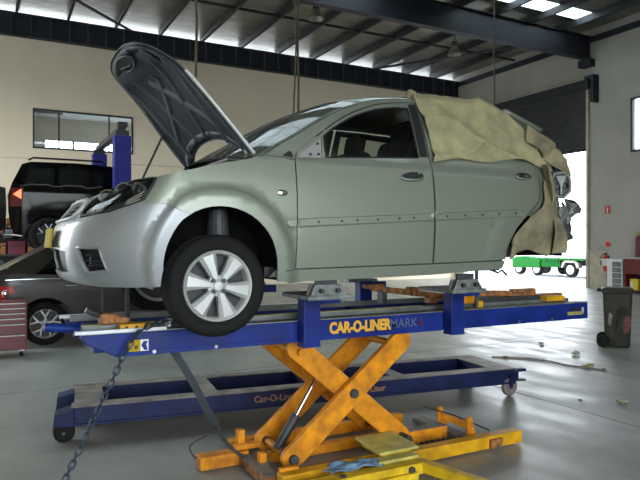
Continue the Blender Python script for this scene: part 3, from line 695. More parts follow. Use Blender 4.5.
rib((.30, -.42), (.74, .10)); rib((.30, .42), (.74, -.10)); rib((.86, -.42), (.86, .42), .10)
mb = MB(); mb.prism([(0.06*math.cos(t)*1.0, .11*math.sin(t)) for t in [2*PI*i/16 for i in range(16)]], 0, 1, 'XY')
L0 = [bon(.93+.045*math.cos(2*PI*i/18), .0+.17*math.sin(2*PI*i/18), off=-.04) for i in range(18)]
MB().add(L0, [tuple(range(18))]).build('latch_opening', 'black', ho, solid=.006)
MB().tube([bon(.93+.05*math.cos(2*PI*i/18), .18*math.sin(2*PI*i/18), off=-.042) for i in range(18)], .008, 6, True).build('latch_rim', 'hood_rib', ho, smooth=60)
MB().tube([bon(.90, -.05, off=-.05), bon(.92, 0, off=-.09), bon(.90, .05, off=-.05)], .008, 6).build('striker', 'steel', ho)
for b in (-.62, .62):
    MB().bar((HX+.03, Yc+b, HZ-.10), bon(.06, b, off=-.02), .03, .02).build('bonnet_hinge', 'paint', car, bevel=.003)
pt = bon(.40, .60, off=-.02); MB().tube([pt, (1.01, Yc+.69, 2.04)], .009, 8).build('bonnet_prop', 'black', car)
MB().cyl(pt, (pt[0]+.005, pt[1], pt[2]-.03), .018, n=10).build('prop_clip', 'black', ho)
# front wheels
def tyre_prof(R, r, w): return [(r, w*.42), (r+.012, w*.48), (r+(R-r)*.45, w*.53), (R-.022, w*.49), (R-.006, w*.42), (R, w*.30), (R, -w*.30), (R-.006, -w*.42), (R-.022, -w*.49), (r+(R-r)*.45, -w*.53), (r+.012, -w*.48), (r, -w*.42), (r, w*.42)]
def wheel(parent, c, R, r, w, sd, spokes, nuts, a0=0., style='wide', turn=0., n=40, alloy='alloy'):
    """Tyre, rim, spokes, hub and nuts around an axis along Y; sd is the side the face looks to."""
    cx, cy, cz = c
    t = MB().lathe(tyre_prof(R, r, w), c, 'Y', n).build('wheel', 'rubber', parent, smooth=40)
    mb = MB()
    for g in (-.22, -.07, .08, .23): mb.lathe([(R+.0015, g*w-.003), (R-.004, g*w), (R+.0015, g*w+.003)], c, 'Y', n)
    mb.build('tread_groove', 'black', t)
    mb = MB().lathe([(r+.006, w*.46), (r+.002, w*.50), (r-.010, w*.47), (r-.018, w*.40), (r-.022, -w*.4), (r+.004, -w*.46), (r+.006, w*.46)], c, 'Y', n, sd)
    mb.build('rim', alloy, t, smooth=40)
    MB().cyl((cx, cy+sd*w*.02, cz), (cx, cy+sd*w*.06, cz), r-.02, n=n).build('brake_disc', 'black', t)
    yo = cy+sd*w*.40
    for k in range(spokes):
        a = a0+2*PI*k/spokes
        def Q(rr, tt, yy): return (cx+rr*math.cos(a)-tt*math.sin(a), cy+sd*yy, cz+rr*math.sin(a)+tt*math.cos(a))
        mb = MB()
        if style == 'wide': segs = [((.045, .020, .040), (r*.55, .036, .042), (r-.016, .057, .034))]
        else: segs = [((.04, .022, .040), (r*.5, .018, .042), (r*.52, .018, .042))]
        for sg in segs:
            vs = []
            for rr, hw_, f in sg: vs += [Q(rr, -hw_, w*.5-.03+f*.35), Q(rr, -hw_*.55, w*.5-.018+f*.45), Q(rr, hw_*.55, w*.5-.018+f*.45), Q(rr, hw_, w*.5-.03+f*.35), Q(rr, hw_, w*.5-.055), Q(rr, -hw_, w*.5-.055)]
            fs = []
            for i in range(2):
                for q in range(6): fs.append((i*6+q, i*6+(q+1) % 6, (i+1)*6+(q+1) % 6, (i+1)*6+q))
            fs += [(0, 1, 2, 3, 4, 5), (17, 16, 15, 14, 13, 12)]
            mb.add(vs, fs)
        if style != 'wide':
            for s2 in (-1, 1):
                mb.bar(Q(r*.46, 0, w*.5-.015), Q(r-.012, s2*r*.30, w*.5-.02), .020, .022, up=(0, 1, 0))
        mb.build('spoke', alloy, t, smooth=35)
    MB().lathe([(.001, w*.5), (.025, w*.5-.001), (.032, w*.5-.008), (.062, w*.5-.016), (.066, w*.5-.05)], c, 'Y', 24, sd).build('hub_cap', alloy, t, smooth=40)
    for k in range(nuts):
        a = PI/4+2*PI*k/nuts; p = (cx+.045*math.cos(a), cy, cz+.045*math.sin(a))
        MB().cyl((p[0], cy+sd*(w*.5-.03), p[2]), (p[0], cy+sd*(w*.5+.004), p[2]), .0125, n=10).build('wheel_nut', 'darksteel', t)
    return t
wheel(car, (1.18, 3.575, 1.398), .302, .205, .19, -1, 6, 4, a0=math.radians(50))
wheel(car, (1.18, 2*Yc-3.575, 1.398), .302, .205, .19, 1, 6, 4, a0=.3)
# torn rear corner: empty lamp housing, bent brackets
tl = car
ox, oz = 4.035, 2.115
oc = [(ox-.07+.0, oz+.03), (ox-.055, oz+.09), (ox+.02, oz+.10), (ox+.065, oz+.06), (ox+.07, oz-.05), (ox+.02, oz-.10), (ox-.04, oz-.09), (ox-.075, oz-.04)]
LR = Matrix.Translation((ox, 3.48, oz)) @ Matrix.Rotation(-math.radians(34), 4, 'Z') @ Matrix.Translation((-ox, -3.48, -oz))
def lx(mb): mb.v = [tuple(LR @ Vector(v)) for v in mb.v]; return mb
lamp = lx(MB().prism(oc, 3.48, 3.56)).build('tail_lamp_housing', 'black', car, bevel=.005)
lx(MB().tube([(x, 3.475, z) for x, z in oc], .014, 8, True)).build('housing_rim', 'galv', lamp, smooth=60)
for dx, dz, r in ((-.028, -.01, .028), (.028, -.01, .024)): lx(MB().lathe([(r, -.012), (r*.7, .01), (.002, .015)], (ox+dx, 3.472, oz+dz), 'Y', 14)).build('bulb_socket', 'blackgloss', lamp)
lx(MB().prism([(ox-.045, oz+.07), (ox+.04, oz+.075), (ox+.01, oz-.01), (ox+.005, oz-.08), (ox-.01, oz-.08), (ox-.008, oz-.01)], 3.462, 3.478)).build('housing_web', 'galv', lamp, bevel=.003)
random.seed(3)
def crumple(name, c, r, m_, seed, sc=(1, 1, 1)):
    rnd = random.Random(seed); bm = bmesh.new(); bmesh.ops.create_icosphere(bm, subdivisions=2, radius=r)
    for v in bm.verts: v.co = Vector((v.co.x*sc[0], v.co.y*sc[1], v.co.z*sc[2]))*(.6+.7*rnd.random())
    mb = MB(); mb.add([v.co+Vector(c) for v in bm.verts], [tuple(q.index for q in f.verts) for f in bm.faces]); bm.free()
    return mb.build(name, m_, car)
crumple('crushed_bracket', (4.15, 3.48, 1.93), .085, 'steel', 1, (1.0, .7, .9))
crumple('crushed_bracket', (4.08, 3.50, 1.86), .07, 'galv', 2, (.8, .8, 1.2))
crumple('torn_reinforcement', (4.10, 3.52, 1.77), .085, 'darksteel', 3, (.9, .8, 1.7))
crumple('torn_reinforcement', (4.13, 3.52, 1.70), .065, 'darksteel', 5, (1.1, .8, .7))
crumple('torn_panel', (4.10, 3.58, 2.20), .09, 'darksteel', 4, (.8, .8, 1.6))
MB().tube([(4.09, 3.52, 1.98), (4.15, 3.50, 1.90), (4.13, 3.53, 1.80), (4.17, 3.52, 1.72)], .012, 6).build('wiring_loom', 'black', car, smooth=60)
MB().tube([(3.40, 3.62, 1.45), (3.46, 3.58, 1.42), (3.50, 3.58, 1.44), (3.54, 3.57, 1.40)], .009, 6).build('brake_pipe', 'darksteel', car)
MB().bx(3.95, 4.02, Yc-.66, Yc+.66, 1.65, 2.2).build('rear_panel', 'darksteel', car)

# ---------------------------------------------------------------- cloths over the rear
def wr(x, s, k=0.):
    n = noise.noise(Vector((x*1.6+k, s*2.4, 1.3)))
    f1 = 1-abs(math.sin(2.1*x+7.5*s-16+2.2*n)); f2 = 1-abs(math.sin(3.3*x-5*s+3*noise.noise(Vector((x*1.1, s*1.4, 4+k)))))
    return .055*f1**3*(.5+abs(n))+.035*f2**4+.025*noise.noise(Vector((x*4, s*5, 2+k)))+.004*noise.noise(Vector((x*16, s*16, 2)))
def rz(x):
    for (a, b), (c, d) in zip(RC, RC[1:]):
        if x <= c: return b+(d-b)*(x-a)/(c-a)
    return RC[-1][1]
def clo(x, s):
    """s runs up the side from the belt line, then inwards over the roof."""
    zr = rz(min(x, 4.05)); xx = min(x, 4.0)
    if s < zr:
        z = s; y = Yc-hw(xx, z)-.018-max(-.005, wr(x, s))-.01*max(0, (2.3-s))*4
        return (x, y-max(0, x-4.0)*-.5, z)
    e = s-zr; y = Yc-hw(xx, zr)+e-.01; z = zr+.022+.05*ss(0, .25, e)+wr(x, s)*.7
    return (x, y, z)
ctop = lambda x: rz(min(x, 4.05))+.30+.06*math.sin(7*x)
cbot = lambda x: 2.235+.05*(x-2.77)/.8+.012*math.sin(11*x)+(.0 if x < 3.75 else -.10*(x-3.75)/.3)
def cmap(u, v):
    xm = 4.02-.62*ss(.05, 1, v); x = 2.765+(xm-2.765)*u+.02*math.sin(9*v)*(1-u)+.03*math.sin(7*v+1)*u
    return clo(x, cbot(x)+(ctop(x)-cbot(x))*v)
mb = MB().grid(cmap, 90, 56)
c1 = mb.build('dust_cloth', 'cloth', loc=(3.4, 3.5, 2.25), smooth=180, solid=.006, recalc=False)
tag(c1, 'yellowish beige cloth draped over the rear roof and rear window of the silver car', 'cloth')
# knot of cloth at the pillar and the fold hanging by the tail
def drape(u, v):
    # u across, v from the top down: starts as a narrow roll at the belt line and opens out below the lamp hole
    z = 2.26-.70*v; w = .07+.15*ss(.35, 1, v); x = 3.85+.05*math.sin(v*2.2)+w*u
    y = 3.46-.030*math.cos(u*PI*2.2+v*1.5)-.03*v+.05*u
    return (x, y+wr(x, z, 3), z+.02*u)
def strip(u, v):
    x = 3.80+.34*u-.05*v; z = 2.60-.27*u**1.1-.15*v
    y = 3.60-.12*u+.02*math.sin(8*u+3*v)-.03*v
    return (x, y+wr(x, z, 9), z)
mb = MB().grid(drape, 24, 44)
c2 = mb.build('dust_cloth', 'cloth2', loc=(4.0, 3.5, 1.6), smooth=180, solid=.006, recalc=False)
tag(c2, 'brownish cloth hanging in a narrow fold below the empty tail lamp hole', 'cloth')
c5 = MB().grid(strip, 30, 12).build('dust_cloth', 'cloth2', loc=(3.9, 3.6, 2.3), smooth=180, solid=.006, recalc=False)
tag(c5, 'olive brown cloth strip lying down the rear edge between roof and tail lamp hole', 'cloth')
qo = [(3.83, 1.98), (3.78, 1.93), (3.66, 1.86), (3.56, 1.78), (3.48, 1.70), (3.425, 1.60), (3.43, 1.52), (3.50, 1.575), (3.62, 1.60), (3.74, 1.575), (3.86, 1.545), (3.93, 1.57), (3.95, 1.75), (3.93, 1.95), (3.90, 2.10), (3.86, 2.15), (3.84, 2.06)]
V, Fc = panel_mesh(qo, (), .03)
def qf(x, z): return (x, Yc-hw(x, z)-.020-.8*abs(wr(x, z, 7))-.02*max(0, 1.8-z), z)
mb = MB().add([qf(a, b) for a, b in V], Fc)
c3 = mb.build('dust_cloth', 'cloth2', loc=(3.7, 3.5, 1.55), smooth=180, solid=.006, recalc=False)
tag(c3, 'tan cloth covering the rear wheel arch beside the rear door', 'cloth')
mb = MB()
mb.grid(lambda u, v: (2.74+.12*u+.02*math.sin(7*v), Yc-hw(2.8, 2.70)+.02+.06*v-.02*math.sin(9*u), 2.70+.07*math.sin(PI*v)*(1-.7*u)+.02*math.sin(u*12)), 12, 12)
c4 = mb.build('rag', 'cloth2', loc=(2.8, 3.6, 2.7), smooth=180, solid=.006, recalc=False)
tag(c4, 'small crumpled rag on the roof edge above the middle pillar', 'rag')

# ================================================================ THE BLUE ALIGNMENT BENCH
bn = thing('alignment_bench', 'long blue steel car alignment bench with orange lettering under the silver car', 'bench', (2.7, 4.4, .955))
face = [(.47, 1.10), (4.88, 1.10), (4.88, .972), (4.86, .965), (.68, .955), (.50, 1.045)]
MB().prism(face, 3.90, 4.02, 'XZ').build('side_rail', 'blue', bn, bevel=.006)
MB().prism(face, 4.78, 4.90, 'XZ').build('side_rail', 'blue', bn, bevel=.006)
MB().bx(.69, 4.87, 3.893, 3.90, .957, .985).build('rail_flange', 'blue', bn)
for x in (.62, 1.75, 2.85, 3.95, 4.80): MB().bx(x-.06, x+.06, 4.02, 4.78, .97, 1.09).build('cross_member', 'blue', bn, bevel=.004)
MB().bx(.47, 4.88, 3.902, 4.02, 1.10, 1.108).build('rail_cap', 'bench_top', bn)
MB().bx(.47, 4.88, 4.78, 4.90, 1.10, 1.108).build('rail_cap', 'bench_top', bn)
MB().bx(.50, 4.80, 4.05, 4.13, 1.095, 1.135).build('slide_rail', 'bench_top', bn)
MB().bx(.50, 4.80, 4.68, 4.75, 1.095, 1.135).build('slide_rail', 'bench_top', bn)
MB().bx(.50, 3.10, 4.06, 4.12, 1.135, 1.139).build('scale_tape', 'tape', bn)
MB().bx(.44, .98, 3.895, 3.93, 1.106, 1.125).build('edge_strip', 'strip', bn)
MB().bx(.44, 1.45, 4.80, 4.86, 1.108, 1.128).build('edge_strip', 'strip', bn)
MB().bx(1.28, 1.85, 4.80, 4.86, 1.108, 1.118).build('edge_strip', 'strip', bn)
MB().cyl((.30, 4.25, 1.12), (.47, 4.25, 1.10), .028, n=16).build('tow_stub', 'blue', bn, smooth=40)
MB().cyl((.47, 4.25, 1.09), (.52, 4.25, 1.09), .045, n=16).build('stub_collar', 'blue', bn, smooth=40)
text('CAR-O-LINER', 'lettering', 'letter', bn, (2.145, 3.889, 1.002), .108, FRONT, .0015, .0055, .80)
text('MARK', 'lettering', 'letterblue', bn, (2.665, 3.889, 1.006), .095, FRONT, .001, .001, 1.0)
text('6', 'lettering', 'reddark', bn, (2.93, 3.889, 1.008), .085, FRONT, .001, .001, 1.0)
lb = MB().bx(.745, .815, 3.888, 3.90, .985, 1.055).build('warning_label', 'yellowplate', bn)
MB().bx(.755, .775, 3.885, 3.888, 1.01, 1.045).build('label_print', 'amber', lb); MB().bx(.78, .80, 3.885, 3.888, 1.0, 1.02).build('label_print', 'black', lb)
lb = MB().bx(.815, .865, 3.888, 3.90, .985, 1.055).build('maker_label', 'white', bn)
MB().prism([(.82, 1.02), (.835, 1.045), (.86, 1.045), (.85, 1.025), (.86, .99), (.84, .99)], 3.885, 3.888).build('label_print', 'blue', lb)
lb = MB().bx(4.60, 4.80, 3.888, 3.90, .995, 1.025).build('maker_label', 'tape', bn)
MB().bx(4.66, 4.76, 3.888, 3.90, 1.035, 1.06).build('maker_label', 'black', bn); MB().bx(4.79, 4.81, 3.888, 3.9, 1.01, 1.06).build('maker_label', 'strip', bn)
for x in (.9, 1.3, 4.0, 4.4): MB().cyl((x, 3.885, .975), (x, 3.90, .975), .012, n=8).build('bolt', 'steel', bn)

# sill clamps on blue stands
def sill_clamp(x, side, label, hx=-.17):
    y = 3.84 if side < 0 else 4.96; o = -side
    t = thing('sill_clamp', label, 'clamp', (x, y, .95), 'sill clamps holding up the car')
    ye = Yc+side*.775
    MB().bx(x-.065, x+.065, y-.05, y+.05, .94, 1.30).build('stand', 'blue', t, bevel=.006)
    MB().bx(x-.066, x+.066, y-.054, y+.054, .93, .95).build('foot', 'blue', t, bevel=.004)
    MB().bx(x-.05, x+.24, y-.03, y+.05, 1.225, 1.285).build('arm', 'blue', t, bevel=.008)
    m = MB(); a, b = sorted((y-o*.0, ye)); m.bx(x+hx-.02, x+hx+.30, a-.05, b+.04, 1.285, 1.315)
    m.build('head_plate', 'galv', t, bevel=.006)
    for s_ in (-1, 1):
        m = MB(); m.prism([(x+hx, 1.312), (x+hx+.27, 1.312), (x+hx+.22, 1.385), (x+hx+.03, 1.385)], ye+s_*.030-.012, ye+s_*.030+.012)
        m.build('jaw', 'galv', t, bevel=.005)
    for dx in (hx+.07, hx+.19): MB().cyl((x+dx, ye-.07, 1.345), (x+dx, ye+.07, 1.345), .016, n=8).build('bolt', 'darksteel', t)
    MB().bx(x+hx+.05, x+hx+.21, ye-.008, ye+.008, 1.33, 1.425).build('pinch_plate', 'darksteel', t)
    return t
sill_clamp(1.955, -1, 'grey-jawed sill clamp on a blue stand, just behind the front wheel')
sill_clamp(3.245, -1, 'grey-jawed sill clamp on a blue stand, under the rear door', -.30)
sill_clamp(1.955, 1, 'sill clamp on the far rail of the bench, hidden behind the front wheel')
sill_clamp(3.10, 1, 'far blue clamp stand seen in the gap between the sill and the bench')
m = MB(); m.cyl((3.56, 3.93, 1.10), (3.56, 3.93, 1.42), .016, n=10); o = m.build('support_rod', 'darksteel', loc=(3.56, 3.93, 1.10))
tag(o, 'thin steel rod standing under the rear door to the right of the clamp', 'rod')
for i, x in enumerate((.665, .825)):
    t = thing('support_rod', ['thin dark rod under the bumper, the one nearer the number plate', 'thicker dark rod under the bumper standing on a yellow foot'][i], 'rod', (x, 4.35, 1.11))
    MB().cyl((x, 4.35, 1.11), (x, 4.35, 1.46), .011+.006*i, n=10).build('rod', 'darksteel', t)
    MB().bx(x-.03, x+.03, 4.3, 4.4, 1.092, 1.115).build('foot', 'darksteel' if i == 0 else 'orange2', t)
t = thing('pulling_clamp', 'small rusty orange clamp at the left end of the bench', 'clamp', (.62, 4.09, 1.14))
MB().bx(.60, .69, 4.02, 4.12, 1.14, 1.21).build('clamp_body', 'rust', t, bevel=.012)
MB().cyl((.52, 4.06, 1.235), (.62, 4.08, 1.19), .018, n=10).build('screw', 'darksteel', t, smooth=40)
MB().bar((.66, 4.08, 1.18), (.78, 4.05, 1.15), .05, .05).build('hook', 'rust', t, bevel=.01)
t = thing('anchor_block', 'yellow drilled anchor block on the bench edge near the warning label', 'block', (.79, 3.95, 1.11))
MB().bx(.70, .90, 3.925, 4.0, 1.109, 1.15).build('block', 'orange2', t, bevel=.006)
for x in (.74, .80, .86): MB().cyl((x, 3.92, 1.13), (x, 3.926, 1.13), .010, n=10).build('hole', 'black', t)
# pulling tools lying on the right half of the bench
t = thing('pull_bar', 'rusty brown pull bar with a bracket lying beyond the middle of the bench', 'bar', (3.0, 4.5, 1.14))
MB().bar((2.84, 4.42, 1.27), (3.60, 4.30, 1.17), .05, .05).build('bar', 'rust', t, bevel=.006)
MB().box((2.86, 4.42, 1.285), (.18, .08, .035)).build('bracket', 'rust', t, bevel=.005)
MB().box((2.95, 4.42, 1.20), (.05, .08, .13)).build('bracket_leg', 'darksteel', t, bevel=.004)
MB().box((3.22, 4.36, 1.235), (.07, .10, .07)).build('collar', 'rust', t, bevel=.006)
MB().box((3.40, 4.33, 1.15), (.08, .08, .05)).build('foot', 'rust', t, bevel=.004)
t = thing('pulling_clamp', 'orange box clamp on the bench beside the right clamp stand', 'clamp', (3.50, 4.09, 1.14))
MB().bx(3.42, 3.64, 4.03, 4.17, 1.137, 1.23).build('clamp_body', 'orange', t, bevel=.01)
MB().bx(3.38, 3.66, 4.05, 4.15, 1.17, 1.19).build('slot', 'rust', t)
MB().bx(3.62, 3.68, 3.98, 4.02, 1.108, 1.16).build('stop', 'orange2', t, bevel=.004)
t = thing('pull_bar', 'reddish brown bar lying along the right end of the bench', 'bar', (4.1, 4.2, 1.14))
MB().bar((3.68, 4.15, 1.215), (4.42, 4.12, 1.185), .06, .05).build('bar', 'rust', t, bevel=.006)
MB().bar((3.70, 4.09, 1.155), (4.45, 4.09, 1.155), .05, .035).build('lower_bar', 'darksteel', t, bevel=.004)
MB().box((4.28, 4.12, 1.215), (.28, .06, .04)).build('sleeve', 'rust', t, bevel=.005)
t = thing('anchor_block', 'yellow anchor block near the right end of the bench', 'block', (4.60, 4.05, 1.14))
MB().bx(4.45, 4.68, 3.99, 4.10, 1.12, 1.165).build('block', 'orange2', t, bevel=.006)
MB().bx(4.44, 4.78, 4.10, 4.16, 1.13, 1.18).build('tongue', 'rust', t, bevel=.004)

# ================================================================ CHAINS AND LINES
def link_mesh(r, L):
    me_mb = MB(); pts = []
    for i in range(10):
        a = 2*PI*i/10; pts.append((math.cos(a)*r*1.6+(L*.28 if math.cos(a) > 0 else -L*.28), math.sin(a)*r*1.9, 0))
    me_mb.tube(pts, r*.75, 5, True); return me_mb
def chain(name, label, path, r=.010, L=.055):
    P = [Vector(p) for p in curve3(path)]
    t = thing(name, label, 'chain', P[-1])
    acc = 0; pts = [P[0]]; 
    for a, b in zip(P, P[1:]):
        d = (b-a).length
        while acc+d >= L*.82:
            f = (L*.82-acc)/d; a = a+(b-a)*f; pts.append(a.copy()); d = (b-a).length; acc = 0
        acc += d
    proto = None
    for i in range(len(pts)-1):
        d = (pts[i+1]-pts[i]).normalized(); q = d.to_track_quat('X', 'Z').to_matrix().to_4x4() @ Matrix.Rotation((i % 2)*PI/2+.4, 4, 'X')
        if proto is None:
            mb = link_mesh(r, L); proto = mb.build('link', 'chain', smooth=60); o = proto; o.parent = t
        else: o = proto.copy(); COL.objects.link(o)
        o.location = (pts[i]+pts[i+1])/2-t.location; o.rotation_euler = q.to_euler()
    return t
def curve3(P, n=8):
    out = []
    for i in range(len(P)-1):
        g = lambda k: P[max(0, min(len(P)-1, k))]
        p0, p1, p2, p3 = g(i-1), g(i), g(i+1), g(i+2)
        for j in range(n):
            t = j/n; out.append(tuple(.5*((2*p1[q])+(-p0[q]+p2[q])*t+(2*p0[q]-5*p1[q]+4*p2[q]-p3[q])*t*t+(-p0[q]+3*p1[q]-3*p2[q]+p3[q])*t**3) for q in range(3)))
    out.append(tuple(P[-1])); return out
chain('tie_down_chain', 'blue-grey tie-down chain running from the bench edge down to the floor', [(1.06, 3.95, 1.135), (.96, 3.90, 1.16), (.84, 3.86, 1.13), (.74, 3.83, 1.04), (.62, 3.82, .80), (.38, 3.82, .30), (.24, 3.82, .02)], .0078, .05)
MB_ = MB().cyl((1.0, 3.93, 1.12), (1.0, 3.93, 1.175), .022, n=12).build('shackle_pin', 'steel', loc=(1.0, 3.93, 1.12)); tag(MB_, 'round steel pin head where the chain meets the bench', 'pin')
sm = MB(); P = curve3([(1.06, 4.12, .96), (1.20, 4.15, .74), (1.33, 4.2, .50), (1.42, 4.25, .36)])
for a, b in zip(P, P[1:]): sm.bar(a, b, .010, .050, up=(1, 0, .2))
st = sm.build('ratchet_strap', 'hose', loc=(1.42, 4.25, .36)); tag(st, 'dark strap hanging from under the bench down to the orange lift base', 'strap')
hs = MB().tube(curve3([(1.42, 4.26, .37), (1.50, 4.3, .22), (1.60, 4.3, .11), (1.70, 4.15, .055), (1.74, 3.98, .045)]), .013, 8).build('air_hose', 'hose', st, smooth=60)
o = MB().tube(curve3([(1.40, 4.40, .24), (1.30, 4.5, .14), (1.38, 4.45, .02), (1.5, 4.4, .012)]), .006, 6).build('wire', 'hose', loc=(1.4, 4.4, 0), smooth=60); tag(o, 'thin bent wire by the orange tube on the floor', 'wire')

# ================================================================ THE ORANGE SCISSOR LIFT
sl = thing('scissor_lift', 'orange and yellow scissor lift carrying the blue bench', 'lift', (2.5, 4.2, 0))
def arm(p0, p1, y, w=.15, th=.05, m_='orange'):
    a, b = Vector((p0[0], y, p0[1])), Vector((p1[0], y, p1[1])); d = (b-a).normalized(); n = Vector((-d.z, 0, d.x))
    pts = []
    for c, s_ in ((a, -1), (b, 1)):
        base = math.atan2(d.z, d.x)+(0 if s_ > 0 else PI)
        for i in range(9):
            t = base-PI/2+PI*i/8; pts.append((c.x+w/2*math.cos(t), c.z+w/2*math.sin(t)))
    o = MB().prism(pts, y-th/2, y+th/2, 'XZ').build('scissor_arm', m_, sl, bevel=.006); return o
for y, yo in ((3.985, 4.055), (4.47, 4.53)):
    a = arm((1.89, .12), (2.83, .89), y, .165); b = arm((2.87, .12), (1.96, .89), yo, .165)
    for c, p in ((a, (1.89, .12)), (b, (2.87, .12))): MB().cyl((p[0], y-.06, p[1]), (p[0], yo+.06, p[1]), .035, n=14).build('pivot_pin', 'darksteel', c, smooth=40)
    MB().cyl((2.39, y-.045, .53), (2.39, yo+.04, .53), .035, n=14).build('pivot_pin', 'darksteel', a, smooth=40)
for p in ((1.89, .12), (2.87, .12), (2.39, .53), (1.98, .86), (2.80, .86)): MB().cyl((p[0], 4.0, p[1]), (p[0], 4.52, p[1]), .028, n=12).build('cross_tube', 'orange', sl, smooth=40)
MB().prism([(2.16, .70), (2.30, .78), (2.38, .72), (2.34, .58), (2.22, .50)], 4.36, 4.42, 'XZ').build('lift_lug', 'orange', sl, bevel=.01)
MB().cyl((2.27, 4.34, .70), (2.27, 4.44, .70), .03, n=12).build('lug_pin', 'darksteel', sl)
MB().cyl((2.27, 4.24, .68), (2.02, 4.20, .34), .016, n=12).build('piston_rod', 'chrome', sl, smooth=40)
MB().cyl((2.03, 4.20, .355), (1.86, 4.18, .13), .036, n=14).build('hydraulic_cylinder', 'darksteel', sl, smooth=40)
# frame on the floor
def beam(n_, x0, x1, y0, y1, z0, z1, m_='orange', bv=.006): return MB().bx(x0, x1, y0, y1, z0, z1).build(n_, m_, sl, bevel=bv)
beam('base_beam', 1.70, 3.86, 3.72, 3.82, .012, .11, 'orange2')
beam('base_beam', 1.66, 3.30, 4.60, 4.69, .012, .10)
beam('base_beam', 1.85, 3.20, 4.24, 4.32, .012, .085)
beam('base_rail', 1.70, 3.00, 3.90, 3.96, .012, .055, 'darksteel')
beam('base_foot', 1.33, 1.70, 4.32, 4.44, .012, .105)
MB().bx(1.325, 1.335, 4.335, 4.425, .025, .095).build('tube_end', 'rust', sl)
cp = beam('cross_plate', 1.62, 1.74, 3.82, 4.42, .012, .075, 'rust')
MB().bx(1.63, 1.73, 3.84, 4.36, .075, .083).build('cross_plate_top', 'trolleytop', sl)
for q in ((1.66, 4.40, .25), (1.72, 4.12, .15)): MB().bx(q[0]-.028, q[0]+.028, q[1]-.03, q[1]+.03, .08, q[2]).build('lug', 'orange', sl, bevel=.006)
MB().bx(1.60, 1.80, 4.34, 4.40, .11, .15).build('lug_bar', 'orange', sl, bevel=.005)
MB().bx(1.72, 1.86, 3.80, 3.84, .08, .13).build('lug', 'orange', sl, bevel=.005)
beam('slide_block', 2.96, 3.36, 4.06, 4.16, .02, .13, 'orange')
MB().bx(2.96, 3.36, 4.06, 4.16, .13, .135).build('slide_top', 'trolleytop', sl)
lk = beam('locking_rack', 2.98, 3.45, 3.90, 3.97, .015, .05, 'trolleytop')
for i in range(8): MB().bx(3.0+.055*i, 3.025+.055*i, 3.905, 3.965, .05, .075).build('tooth', 'darksteel', lk)
beam('cross_plate', 3.40, 3.52, 3.82, 4.60, .012, .06, 'trolleytop')
for y in (3.90, 4.27): MB().prism([(3.43, .06), (3.53, .06), (3.50, .12), (3.47, .23), (3.43, .23)], y-.015, y+.015, 'XZ').build('upright', 'orange', sl, bevel=.004)
MB().bx(3.45, 3.49, 3.92, 4.26, .12, .18).build('tie_bar', 'orange', sl, bevel=.004)
MB().tube([(3.30, 4.30, .24), (3.45, 4.08, .20), (3.60, 3.82, .12)], .007, 6).build('release_rod', 'darksteel', sl)
MB().bx(3.50, 3.62, 3.69, 3.72, .02, .09).build('bolt_plate', 'rust', sl, bevel=.005)
# yellow swing arm in front
sw = thing('swing_arm', 'yellow hinged arm with a pale plate lying in front of the lift', 'arm', (2.4, 3.55, 0))
MB().bx(1.20, 2.72, 3.50, 3.60, .03, .11).build('beam', 'yellow', sw, bevel=.006)
MB().prism([(2.38, 3.60), (2.72, 3.60), (2.72, 3.69), (2.60, 3.70), (2.42, 3.70)], .105, .13, 'XY').build('gusset', 'yellowpale', sw, bevel=.004)
MB().box((2.60, 3.84, .165), (.34, .34, .02), Matrix.Rotation(.06, 3, 'X')).build('plate', 'yellowpale', sw, bevel=.004)
MB().bx(2.47, 2.72, 3.70, 3.98, .12, .155).build('plate_rib', 'yellow', sw)
MB().cyl((2.58, 3.485, .075), (2.58, 3.50, .075), .026, n=12).build('hinge_bolt', 'darksteel', sw)
MB().bar((2.70, 3.56, .075), (2.95, 2.55, .075), .075, .075).build('swing_beam', 'yellow', sw, bevel=.006)
MB().bx(1.85, 2.62, 3.47, 3.50, .012, .06).build('flange', 'yellow', sw)
for x in (1.75, 2.05): MB().cyl((x, 3.53, .11), (x, 3.53, .122), .02, n=10).build('bolt', 'darksteel', sw)
mb = MB().grid(lambda u, v: (1.98+.42*u+.02*math.sin(9*v), 3.585+.14*v+.03*math.sin(4*u), .115+.018*noise.noise(Vector((u*5, v*4, 1)))+.012*math.sin(11*u+5*v)), 18, 10)
o = mb.build('rag', 'bluerag', loc=(2.1, 3.65, .1), smooth=180, solid=.005); tag(o, 'pale blue rag lying on the lift base behind the yellow arm', 'rag')

# ================================================================ THE LOW BLUE TROLLEY
P0 = Vector((.61, 5.475, 0)); D = Vector((4.40, -.545, 0)); LT = D.length; D.normalize(); Nn = Vector((-D.y, D.x, 0)); RT = Matrix((D, Nn, Vector((0, 0, 1)))).transposed()
def T(u, v, z): return P0+D*u+Nn*v+Vector((0, 0, z))
tr = thing('low_trolley', 'long low blue bench trolley with worn brown top standing behind the lift', 'trolley', tuple(T(2.1, .4, 0)))
def tb(n_, u0, u1, v0, v1, z0, z1, m_='bluedark', bv=.004, par=None): return MB().box(T((u0+u1)/2, (v0+v1)/2, (z0+z1)/2), (u1-u0, v1-v0, z1-z0), RT).build(n_, m_, par or tr, bevel=bv)
tb('side_rail', 0, LT, 0, .07, .135, .29); tb('side_rail', 0, LT, .75, .82, .135, .29)
tb('rail_flange', 0, LT, -.02, .0, .135, .155); tb('top_cap', -.02, LT+.0, -.02, .13, .29, .302, 'trolleytop'); tb('top_cap', -.02, LT, .71, .84, .29, .302, 'trolleytop')
for u0, u1 in ((0, .24), (1.08, 1.22), (2.12, 2.28), (3.0, 3.14), (LT-.26, LT)):
    tb('cross_member', u0+.02, u1-.02, .07, .75, .14, .285); tb('top_cap', u0, u1, .13, .71, .29, .302, 'trolleytop')
tb('bottom_tray', .2, LT-.2, .07, .75, .145, .155)
